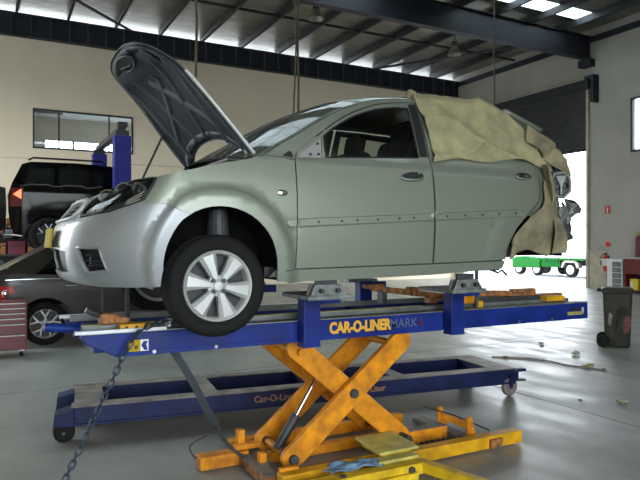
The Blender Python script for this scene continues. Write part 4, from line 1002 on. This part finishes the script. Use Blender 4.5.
def castor(u, v, r):
    c = T(u, v, r)
    w = MB().lathe([(.01, -.028), (r*.55, -.028), (r*.6, -.02), (r-.008, -.024), (r, -.014), (r, .014), (r-.008, .024), (r*.6, .02), (r*.55, .028), (.01, .028)], c, 'Y', 22).build('castor_wheel', 'trolleytop', tr, smooth=40)
    MB().cyl(c-Nn*.04, c+Nn*.04, .022, n=10).build('axle', 'darksteel', w)
    for s_ in (-1, 1): MB().bar(c+Nn*.038*s_, c+Nn*.038*s_+Vector((0, 0, r+.03)), .05, .006, up=(0, 1, 0)).build('fork', 'bluedark', w)
castor(LT-.06, .02, .10); castor(LT-.06, .80, .10)
for v in (-.02, .62):
    m = MB(); pl = [(0.0, .28), (-.03, .27), (-.15, .24), (-.16, .14), (0, .14)]
    vs = [T(a, v+w_, z) for w_ in (.0, .20) for a, z in pl]; n = len(pl)
    m.add(vs, [(0, 1, 2, 3, 4), (9, 8, 7, 6, 5)]+[(i, n+i, n+(i+1) % n, (i+1) % n) for i in range(n)]); m.build('outrigger', 'bluedark', tr, bevel=.004)
    c = T(-.08, v+.10, .085); w = MB().lathe([(.01, -.06), (.07, -.06), (.085, -.045), (.085, .045), (.07, .06), (.01, .06)], c, 'Y', 20).build('roller', 'rubber', tr, smooth=40)
    MB().cyl(c-Nn*.09, c+Nn*.09, .015, n=8).build('axle', 'darksteel', w)
tb('end_hook', LT, LT+.17, .03, .10, .245, .275); tb('end_hook', LT, LT+.13, -.02, .05, .155, .175, 'darksteel'); tb('end_plate', LT, LT+.05, .0, .25, .16, .27)
ang = math.atan2(D.y, D.x)
for u, s_ in ((1.53, 'Car-O-Liner'), (2.46, 'Car-O-Liner')):
    p = T(u, -.003, .19); text(s_, 'lettering', 'letterdim', tr, tuple(p), .085, (PI/2, 0, ang), .001, .002, .95)

# ================================================================ WHEELIE BIN
def xf(mb, M4): mb.v = [tuple(M4 @ Vector(v)) for v in mb.v]; return mb
bc = (8.82, 6.50, 0); BM = Matrix.Translation(bc) @ Matrix.Rotation(-math.radians(52), 4, 'Z')
wb_ = thing('wheelie_bin', 'dark green-grey wheelie bin with stains standing on the concrete by the doorway', 'bin', bc)
m = MB()
def ringp(w, d, z, k=.03): return [(x*w/2-math.copysign(k, x)*a, y*d/2-math.copysign(k, y)*b, z) for x, y, a, b in ((-1, -1, 1, 0), (1, -1, 1, 0), (1, -1, 0, 1), (1, 1, 0, 1), (1, 1, 1, 0), (-1, 1, 1, 0), (-1, 1, 0, 1), (-1, -1, 0, 1))]
prof = [(.34, .34, .02), (.36, .36, .06), (.40, .39, .60), (.42, .41, .86), (.45, .44, .865), (.45, .44, .895)]
vs = [p for w, d, z in prof for p in ringp(w, d, z)]; nr = len(prof)
m.add(vs, [tuple(reversed(range(8)))]+[(i*8+k, i*8+(k+1) % 8, (i+1)*8+(k+1) % 8, (i+1)*8+k) for i in range(nr-1) for k in range(8)]+[tuple(range((nr-1)*8, nr*8))])
xf(m, BM).build('body', 'bin', wb_, bevel=.008, smooth=30)
m = MB(); vs = [p for w, d, z in ((.47, .46, .895), (.47, .46, .915), (.39, .38, .945)) for p in ringp(w, d, z)]
m.add(vs, [tuple(reversed(range(8)))]+[(i*8+k, i*8+(k+1) % 8, (i+1)*8+(k+1) % 8, (i+1)*8+k) for i in range(2) for k in range(8)]+[tuple(range(16, 24))])
xf(m, BM).build('lid', 'bin', wb_, bevel=.006)
for y in (-.15, .15): xf(MB().box((-.245, y, .90), (.10, .05, .04)), BM).build('handle_bracket', 'bin', wb_, bevel=.005)
xf(MB().cyl((-.285, -.18, .905), (-.285, .18, .905), .016, n=10), BM).build('handle', 'bin', wb_, smooth=40)
for y in (-.19, .19):
    w = xf(MB().lathe([(.005, -.025), (.06, -.025), (.065, -.018), (.095, -.022), (.10, -.01), (.10, .01), (.095, .022), (.065, .018), (.06, .025), (.005, .025)], (-.205, y, .10), 'Y', 20), BM).build('wheel', 'rubber', wb_, smooth=40)
xf(MB().cyl((-.205, -.2, .10), (-.205, .2, .10), .012, n=8), BM).build('axle', 'steel', wb_)
xf(MB().box((.268, 0, .50), (.006, .30, .30)), BM)
def face_patch(name, m_, pts):   # flat mark on the near long side (local -Y)
    def yy(z): return -(.18+(.205-.18)*(z-.06)/.80)-.004
    mb = MB(); vs = [BM @ Vector((x, yy(z), z)) for x, z in pts]+[BM @ Vector((x, yy(z)+.003, z)) for x, z in pts]; n = len(pts)
    mb.add(vs, [tuple(range(n)), tuple(reversed(range(n, 2*n)))]+[(i, n+i, n+(i+1) % n, (i+1) % n) for i in range(n)]); mb.build(name, m_, wb_)
face_patch('dark_stain', 'stain', [(-.02, .58), (.02, .64), (.10, .66), (.15, .61), (.13, .54), (.06, .52), (.03, .44), (.0, .30), (-.05, .22), (-.03, .42)])
face_patch('red_smear', 'redpatch', [(.10, .50), (.17, .52), (.19, .40), (.16, .26), (.10, .22), (.07, .34)])
face_patch('grey_smear', 'trolleytop', [(-.12, .56), (-.07, .52), (-.10, .34), (-.14, .40)])

# ================================================================ OTHER VEHICLES
def vehicle(root, prof, arches, y0, W, lean, glassz, paint, panes, doors=(), scr=(), R=.35, wheelw=.2, low=None, spk=5, style='split', hub='alloy_dull', shut=()):
    """Side skins from a silhouette with wheel arches cut in, the strip between them, panes, wheels. prof runs tail low -> over the top -> nose low."""
    yc = y0+W
    def h(x, z):
        w = W-.04*((z-glassz)**2 if z < glassz else 0)
        if z > glassz: w -= lean*(z-glassz)
        x0 = min(p[0] for p in prof); x1 = max(p[0] for p in prof)
        w -= .10*max(0, 1-(x-x0)/.35)**2+.16*max(0, 1-(x1-x)/.5)**2
        return w
    out = list(prof); zb = prof[-1][1]
    for cx, cz, r in sorted(arches, reverse=True): out += [(cx+r, zb)]+arch(cx, cz, r, 0, 180, 12)+[(cx-r, zb)]
    def fn(off): return lambda x, z, sd: (x, yc+sd*(h(x, z)+off), z)
    for sd in (-1, 1):
        s = skin('body_side', paint, root, fn(0), out, [p for p in panes], .12, (), side=sd, smooth=50, thick=.02)
        for p in panes: skin('side_window', 'darkglass', root, fn(-.008), inset(p, -.01), (), .15, side=sd, thick=.003)
        for (x, z) in doors:
            MB().tube([fn(.0)(x-.09, z, sd), fn(.03)(x-.06, z, sd), fn(.03)(x+.06, z, sd), fn(0)(x+.09, z, sd)], .012, 6).build('door_handle', 'chrome' if paint == 'brown' else paint, root)
        for ln in shut: MB().tube([fn(.0)(x, z, sd) for x, z in ln], .005, 4).build('door_gap', 'black', root)
    m = MB(); g = MB(); Pf = prof; n = 8
    for i in range(len(Pf)-1):
        (xa, za), (xb, zb_) = Pf[i], Pf[i+1]; mm = g if i in scr else m
        f = (lambda u, v, xa=xa, za=za, xb=xb, zb_=zb_: (xa+(xb-xa)*u, yc+(2*v-1)*h(xa+(xb-xa)*u, za+(zb_-za)*u), za+(zb_-za)*u+.03*(1-(2*v-1)**4)*(1 if (za+zb_)/2 > glassz-.1 else 0)))
        mm.grid(f, 3, n)
    m.build('outer_shell', paint, root, smooth=40, recalc=False)
    if g.v: g.build('windscreen', 'darkglass', root, smooth=40, recalc=False)
    x0 = min(p[0] for p in prof); x1 = max(p[0] for p in prof)
    MB().bx(x0+.25, x1-.3, yc-W+.28, yc+W-.28, zb+.0, zb+.35).build('underbody', 'black', root)
    for cx, cz, r in arches:
        for sd in (-1, 1):
            P = [(cx+r+.02, zb)]+arch(cx, cz, r+.02, 0, 180, 10)+[(cx-r-.02, zb)]; mb = MB(); y1, y2 = yc+sd*(W-.06), yc+sd*(W-.32)
            mb.add([(x, y, z) for y in (y1, y2) for x, z in P], [(i, i+1, len(P)+i+1, len(P)+i) for i in range(len(P)-1)]+[tuple(range(len(P), 2*len(P)))]); mb.build('wheel_arch_liner', 'liner', root, recalc=False)
            wheel(root, (cx, yc+sd*(W-wheelw/2-.02), cz-.0), R, R*.66, wheelw, sd, spk, 0, a0=PI/2, style=style, n=28, alloy=hub)
    return fn
bc_ = thing('crossover_car', 'dark brown car parked behind the raised silver car bumper', 'car', (2.1, 11.5, 0))
bp = [(.10, .30), (.02, .45), (-.02, .70), (.0, .92), (.08, 1.16), (.12, 1.22), (.84, 1.60), (1.15, 1.68), (1.7, 1.71), (2.3, 1.68), (2.55, 1.62), (3.20, 1.14), (3.9, 1.00), (4.12, .85), (4.20, .60), (4.12, .30)]
bf = vehicle(bc_, bp, [(.765, .38, .41), (3.35, .38, .41)], 10.62, .88, .38, 1.10, 'brown', [[(.62, 1.16), (1.46, 1.13), (1.48, 1.55), (1.22, 1.56), (.95, 1.46)], [(1.56, 1.12), (2.85, 1.12), (2.35, 1.52), (1.58, 1.56)]], [(1.16, .97), (2.1, .96)], scr=(10,), R=.345, shut=([(1.50, .35), (1.50, 1.1)], [(2.75, .35), (2.8, 1.1)]))
MB().tube([bf(.012)(.2, 1.075, -1), bf(.012)(1.1, 1.095, -1), bf(.012)(2.8, 1.075, -1)], .010, 6).build('belt_highlight', 'chrome', bc_)  # chrome line stands in for the reflection streak along the belt crease
tlm = skin('tail_lamp', 'tail', bc_, bf(.012), [(.02, .78), (.12, .76), (.33, .90), (.30, .985), (.05, .99)], (), .08, side=-1)
x, y, z = bf(.02)(.20, .87, -1); MB().sphere((x, y, z), .05, 12, (1, .5, 1.2)).build('lamp_bowl', 'chrome', bc_, smooth=60)
suv = thing('off_road_car', 'black off-road car raised high on the blue two-post lift', 'car', (2.5, 16.0, 1.60))
sp = [(.46, 1.74), (.40, 1.95), (.345, 2.35), (.34, 2.70), (.42, 2.97), (.62, 3.40), (.80, 3.46), (1.7, 3.48), (2.50, 3.45), (2.70, 3.41), (3.12, 2.98), (4.1, 2.86), (4.45, 2.74), (4.55, 2.40), (4.50, 1.74)]
sf_ = vehicle(suv, sp, [(1.15, 1.84, .43), (3.75, 1.84, .43)], 15.08, .92, .22, 2.90, 'suv', [[(.66, 2.96), (1.28, 2.97), (1.28, 3.34), (.78, 3.32)], [(1.36, 2.97), (2.02, 2.97), (2.02, 3.34), (1.36, 3.34)], [(2.10, 2.97), (2.92, 2.97), (2.62, 3.31), (2.10, 3.34)]], [(1.5, 2.86), (2.3, 2.86)], scr=(9,), R=.39, wheelw=.24, hub='blackgloss', shut=([(1.60, 1.8), (1.32, 2.95)], [(2.06, 1.8), (2.06, 2.95)]))
MB().tube([(.75, 15.25, 3.50), (.85, 15.25, 3.56), (2.3, 15.25, 3.56), (2.4, 15.25, 3.50)], .02, 8).build('roof_bar', 'suv', suv, smooth=50)
MB().tube([(.75, 16.75, 3.50), (.85, 16.75, 3.56), (2.3, 16.75, 3.56), (2.4, 16.75, 3.50)], .02, 8).build('roof_bar', 'suv', suv, smooth=50)
tlp = skin('tail_lamp', 'taildark', suv, sf_(.012), [(.37, 2.45), (.62, 2.45), (.64, 2.86), (.40, 2.86)], (), .08, side=-1)
MB().prism([(.44, 2.72), (.60, 2.62), (.60, 2.84)], sf_(.03)(.5, 2.7, -1)[1]-.005, sf_(.0)(.5, 2.7, -1)[1]).build('lamp_glow', 'taillit', suv)
MB().lathe([(.01, -.14), (.40, -.14), (.48, -.10), (.50, 0), (.48, .10), (.01, .12)], (.20, 15.68, 2.42), 'X', 28).build('spare_wheel', 'rubber', suv, smooth=40)
MB().bx(.25, .46, 15.15, 16.85, 1.72, 1.98).build('rear_bumper', 'suv', suv, bevel=.03)
MB().tube([(.24, 15.14, 1.82), (.46, 15.13, 1.82), (.62, 15.1, 1.80)], .02, 6).build('bumper_glint', 'chrome', suv)  # chrome rod added as the glint on the bumper corner
li = thing('two_post_lift', 'blue two-post lift holding the black car in front of the cream wall', 'lift', (2.6, 16.0, 0))
for y, nm in ((14.35, 0), (17.6, 1)):
    c = MB().bx(2.42, 2.78, y-.15, y+.15, 0, 4.04).build('post', 'bluelift', li, bevel=.01)
    MB().bx(2.32, 2.88, y-.25, y+.25, 0, .03).build('base_plate', 'bluelift', c)
    MB().bx(2.46, 2.74, y-.10, y+.10, 4.04, 4.16).build('post_cap', 'frame', c)
    MB().bx(2.44, 2.76, (y+.15) if y < 16 else y-.30, (y+.30) if y < 16 else y-.15, 1.45, 1.95).build('carriage', 'bluelift', c, bevel=.01)
    for x in (1.75, 3.4):
        yy = 15.35 if y < 16 else 16.6
        a = MB().bar((2.6, y+(.2 if y < 16 else -.2), 1.56), (x, yy, 1.56), .12, .09).build('lift_arm', 'bluelift', c, bevel=.006)
        MB().cyl((x, yy, 1.6), (x, yy, 1.95), .05, n=12).build('arm_pad', 'rubber', a)
MB().bar((2.6, 14.30, 4.20), (2.6, 17.70, 4.20), .16, .12).build('top_beam', 'frame', li, bevel=.008)
MB().bx(2.50, 2.70, 14.20, 14.40, 4.24, 4.34).build('cable_pulley', 'frame', li)

# ================================================================ TOOL CABINETS AND THE RIGHT WALL
sr_ = thing('storage_rack', 'dark steel storage rack crowded with dark boxes under the raised black car', 'rack', (.8, 18.6, 0))
for z in (.2, .75, 1.3, 1.85): MB().bx(-1.6, 3.3, 18.3, 18.9, z, z+.04).build('shelf', 'frame', sr_)
for x in (-1.6, -.0, 1.6, 3.26):
    for y in (18.3, 18.86): MB().bx(x, x+.04, y, y+.04, 0, 2.3).build('upright', 'frame', sr_)
MB().bx(-1.6, 3.3, 18.88, 18.9, .2, 2.3).build('back_panel', 'black', sr_)
bxs = [(-1.2, 'black', 'black'), (-.75, 'rust', 'rust-brown'), (-.3, 'darksteel', 'dark grey'), (.15, 'reddark', 'maroon'), (.62, 'black', 'black'), (1.1, 'amber', 'amber'), (1.55, 'darksteel', 'dark grey'), (2.05, 'black', 'black'), (2.6, 'reddark', 'maroon')]
pos_ = ['first', 'second', 'third', 'fourth', 'fifth', 'sixth', 'seventh', 'eighth', 'ninth']
for lv, z in enumerate((.79, 1.34, 1.89)):
    for i, (x, m_, nm) in enumerate(bxs):
        if m_ == 'amber': m_ = 'rust'
        w_ = .17+.04*((i*3+lv) % 3); mm = bxs[(i*2+lv*4) % 9]; m_ = 'rust' if mm[1] == 'amber' else mm[1]
        o = MB().bx(x-w_, x+w_, 18.34, 18.78, z, z+.26+.05*((i+lv*2) % 4)).build('storage_box', m_, loc=(x, 18.5, z), bevel=.01)
        tag(o, '%s box, %s from the left on the %s shelf of the storage rack' % (mm[2] if mm[2] != 'amber' else 'rust-brown', pos_[i], ['second', 'third', 'top'][lv]), 'box', 'boxes on the dark storage rack')
        MB().bx(x-w_-.01, x+w_+.01, 18.33, 18.79, z+.22, z+.25).build('rim', 'black', o)
tc_ = thing('tool_chest', 'red drawer tool chest on castors beside the brown car wheel', 'tool chest', (.10, 10.2, 0))
MB().bx(-.28, .475, 9.98, 10.42, .10, .80).build('body', 'red', tc_, bevel=.008)
for i, (a, b) in enumerate(((.72, .785), (.645, .71), (.57, .635), (.49, .56), (.33, .48), (.13, .32))):
    d = MB().bx(-.26, .455, 9.965, 9.985, a, b).build('drawer', 'red', tc_, bevel=.003)
    MB().bx(-.25, .445, 9.945, 9.967, b-.014, b-.002).build('handle', 'alloy_dull', d)
for x in (-.2, .4):
    for y in (10.05, 10.35):
        MB().cyl((x-.02, y, .045), (x+.02, y, .045), .045, n=14).build('castor', 'rubber', tc_)
        MB().bx(x-.03, x+.03, y-.03, y+.03, .07, .10).build('castor_plate', 'steel', tc_)
wc = thing('drawer_cabinet', 'white drawer cabinet between the fire extinguisher and the red bench', 'cabinet', (18.9, 13.95, 0))
MB().bx(18.75, 19.35, 13.62, 14.22, .03, 1.05).build('body', 'white', wc, bevel=.01)
MB().bx(18.70, 19.38, 13.58, 14.45, 1.05, 1.10).build('top', 'white', wc, bevel=.008)
for i in range(5):
    d = MB().bx(18.735, 18.75, 13.66, 14.0, .08+.19*i, .25+.19*i).build('drawer', 'galv', wc); MB().bx(18.715, 18.735, 13.8, 13.9, .15+.19*i, .175+.19*i).build('handle', 'chrome', d)
rb = thing('workbench', 'dark red steel workbench with an open lower shelf against the right wall', 'workbench', (18.9, 12.9, 0))
MB().bx(18.6, 19.4, 12.0, 13.55, 1.12, 1.18).build('top', 'alloy_dull', rb, bevel=.006)
MB().bx(18.65, 19.38, 12.05, 13.5, .62, 1.12).build('drawer_unit', 'red', rb, bevel=.006)
for z in (.66, .82, .98): MB().bx(18.63, 18.65, 12.1, 13.45, z, z+.13).build('drawer', 'red', rb, bevel=.004)
MB().bx(18.65, 19.38, 13.44, 13.5, 0, .62).build('side_panel', 'red', rb); MB().bx(18.65, 19.38, 12.05, 12.11, 0, .62).build('side_panel', 'red', rb)
MB().bx(18.65, 19.38, 12.11, 13.44, .05, .09).build('shelf', 'reddark', rb); MB().bx(19.34, 19.38, 12.11, 13.44, .09, .62).build('back_panel', 'reddark', rb)
jg = thing('jug', 'yellow plastic jug with white label on the lower shelf of the red workbench', 'jug', (18.85, 13.2, .09))
MB().bx(18.75, 18.97, 13.06, 13.36, .09, .46).build('body', 'yjug', jg, bevel=.02); MB().bx(18.745, 18.75, 13.24, 13.33, .15, .38).build('label', 'white', jg); MB().cyl((18.86, 13.2, .46), (18.86, 13.2, .52), .05, n=12).build('cap', 'darksteel', jg)
jg = thing('jug', 'dark blue jug standing behind the yellow jug on the red workbench shelf', 'jug', (18.85, 12.75, .09))
MB().bx(18.75, 18.97, 12.6, 12.9, .09, .44).build('body', 'blue', jg, bevel=.02); MB().cyl((18.86, 12.75, .44), (18.86, 12.75, .50), .04, n=12).build('cap', 'black', jg)
cy = thing('gas_cylinder', 'dark red upright cylinder with a yellow collar on the red workbench', 'cylinder', (18.9, 13.15, 1.18))
MB().lathe([(.001, 0), (.15, 0), (.16, .03), (.16, .58), (.13, .68), (.05, .72), (.04, .74)], (18.9, 13.1, 1.18), 'Z', 22).build('body', 'reddark', cy, smooth=40)
MB().cyl((18.9, 13.1, 1.90), (18.9, 13.1, 2.0), .11, n=16).build('collar', 'tape', cy); MB().cyl((18.9, 13.1, 2.0), (18.9, 13.1, 2.06), .03, n=10).build('valve', 'steel', cy)
fe = thing('fire_extinguisher', 'red fire extinguisher with white label hanging beside the doorway', 'fire extinguisher', (19.36, 14.72, .64))
MB().lathe([(.001, 0), (.085, 0), (.095, .02), (.095, .46), (.06, .54), (.03, .56), (.03, .60)], (19.36, 14.72, .64), 'Z', 20).build('body', 'redbright', fe, smooth=40)
MB().lathe([(.098, 0), (.098, .22)], (19.36, 14.72, .84), 'Z', 20).build('label', 'white', fe, smooth=60)
MB().bx(19.25, 19.40, 14.70, 14.74, 1.24, 1.29).build('lever', 'black', fe); MB().tube([(19.3, 14.76, 1.24), (19.25, 14.86, 1.12), (19.27, 14.87, .85)], .015, 8).build('hose', 'black', fe, smooth=60)
MB().bx(19.44, 19.5, 14.68, 14.76, .95, 1.2).build('bracket', 'darksteel', fe)
o = MB().cyl((19.46, 14.72, 1.60), (19.49, 14.72, 1.60), .105, n=24).build('alarm_disc', 'redbright', loc=(19.47, 14.72, 1.5)); tag(o, 'round red sign on the wall above the fire extinguisher', 'sign')
MB().lathe([(.104, 0), (.125, .0), (.125, .012), (.104, .012)], (19.475, 14.72, 1.60), 'X', 24).build('rim', 'strip', o)
o = MB().bx(19.475, 19.495, 14.64, 14.84, 2.70, 2.98).build('fire_sign', 'redbright', loc=(19.48, 14.74, 2.7)); tag(o, 'small red rectangular sign with white mark high beside the doorway', 'sign')
MB().bx(19.465, 19.475, 14.72, 14.76, 2.76, 2.92).build('mark', 'white', o); MB().bx(19.465, 19.475, 14.72, 14.76, 2.72, 2.745).build('mark', 'white', o)
o = MB().tube([(19.47, 15.0+.10*math.cos(2*PI*i/18), 1.42+.10*math.sin(2*PI*i/18)) for i in range(18)], .010, 6, True).build('wire_ring', 'steel', loc=(19.47, 15.0, 1.3)); tag(o, 'thin wire ring hanging on the wall beside the red sign', 'ring')
MB().bx(19.46, 19.5, 14.99, 15.01, 1.50, 1.54).build('hook', 'steel', o)

# ================================================================ GREEN TRUCK OUTSIDE
tk = thing('flatbed_truck', 'bright green flatbed truck parked outside the open roller door', 'truck', (25.5, 21.5, 0))
tx0, tx1 = 24.6, 26.7
MB().bx(tx0, tx1, 19.0, 24.2, .80, .90).build('tray', 'green', tk, bevel=.01)
for i in range(7):
    y = 19.1+.75*i; MB().bx(tx0-.03, tx0, y, y+.10, .80, .92).build('stake_pocket', 'blackgloss', tk)
MB().bx(tx0+.05, tx0+.12, 21.3, 22.5, .45, .80).build('side_box', 'green', tk, bevel=.01)
for i in range(5): MB().bx(tx0+.03, tx0+.05, 21.4+.2*i, 21.42+.2*i, .47, .78).build('box_rib', 'green', tk)
MB().prism([(22.5, .40), (24.35, .36), (24.4, .80), (24.1, .95), (23.4, .98), (22.8, .86), (22.5, .82)], tx0-.05, tx0+.5, 'YZ').build('fender_body', 'green', tk, bevel=.03)
MB().bx(tx0+.4, tx1-.4, 18.5, 24.0, .55, .80).build('chassis', 'darksteel', tk)
def twheel(y, r=.36):
    for x in (tx0+.12, tx1-.12):
        w = MB().lathe([(.08, -.10), (r*.6, -.11), (r-.02, -.11), (r, -.08), (r, .08), (r-.02, .11), (r*.6, .11), (.08, .10)], (x, y, r), 'X', 26).build('wheel', 'rubber', tk, smooth=40)
        s_ = -1 if x < 25.5 else 1; MB().lathe([(.01, .12), (.07, .135), (.09, .122), (r*.5, .116), (r*.62, .126)], (x, y, r), 'X', 22, s_).build('rim', 'white', w, smooth=40)
twheel(20.66); twheel(22.75, .33); twheel(23.95, .34)
MB().prism([(20.15, .45), (20.2, .72), (20.4, .80), (20.95, .80), (21.1, .72), (21.2, .45), (21.1, .45), (20.95, .70), (20.4, .70), (20.28, .45)], tx0-.02, tx0+.25, 'YZ').build('mudguard', 'lampglass', tk)
MB().prism([(16.6, .55), (18.9, .55), (18.9, 2.3), (17.6, 2.35), (16.9, 1.5), (16.5, 1.3)], tx0+.05, tx1-.05, 'YZ').build('cab', 'white', tk, bevel=.04)
MB().prism([(17.1, 1.5), (18.5, 1.5), (18.5, 2.15), (17.7, 2.18)], tx0+.03, tx0+.05, 'YZ').build('cab_window', 'darkglass', tk)
twheel(17.6)
MB().bx(tx0+.3, tx1-.3, 18.95, 19.02, .9, 1.9).build('headboard', 'green', tk)

# ================================================================ LITTER ON THE FLOOR
def scrap(x, y, s, m_, label, seed, flat=.25):
    rnd = random.Random(seed); bm = bmesh.new(); bmesh.ops.create_icosphere(bm, subdivisions=1, radius=s)
    mb = MB().add([Vector((v.co.x*1.3, v.co.y, v.co.z*flat))*(.6+.6*rnd.random())+Vector((x, y, s*flat*.8)) for v in bm.verts], [tuple(q.index for q in f.verts) for f in bm.faces]); bm.free()
    tag(mb.build('floor_scrap', m_, loc=(x, y, 0)), label, 'litter', 'scraps lying on the concrete floor')
scrap(7.605, 6.301, .065, 'paper', 'crumpled yellowish scrap midway between the bin and the trolley castor', 1, .6)
scrap(5.752, 4.183, .055, 'paper', 'small tan scrap alone at the right edge of the picture', 2, .5)
scrap(7.00, 5.60, .085, 'tape', 'flat yellow scrap at the right end of the torn strip on the floor', 3, .35)
scrap(7.943, 7.248, .05, 'paper', 'thin pale scrap farthest from the camera, left of the bin', 4, .4)
scrap(7.75, 7.05, .028, 'darksteel', 'tiny dark crumb just in front of the farthest pale scrap', 5, .5)
scrap(6.52, 6.60, .05, 'rust', 'brown scrap at the left end of the torn strip on the floor', 6, .4)
scrap(5.45, 4.45, .02, 'darksteel', 'dark speck on the floor left of the lone tan scrap', 8, .5)
scrap(7.03, 5.38, .03, 'black', 'dark crumb beside the flat yellow scrap', 9, .5)
mb = MB(); pth = curve3([(6.40, 6.75, .006), (6.62, 6.55, .012), (6.80, 6.35, .014), (6.88, 6.05, .008), (6.86, 5.80, .008), (6.98, 5.50, .01), (6.98, 5.30, .008)])
for i, (a, b) in enumerate(zip(pth, pth[1:])): mb.bar(a, b, .10 if i < 20 else .035, .012)
o = mb.build('torn_strip', 'trolleytop', loc=(6.8, 6.0, 0)); tag(o, 'torn grey-brown strip of rubber trailing across the floor', 'litter')
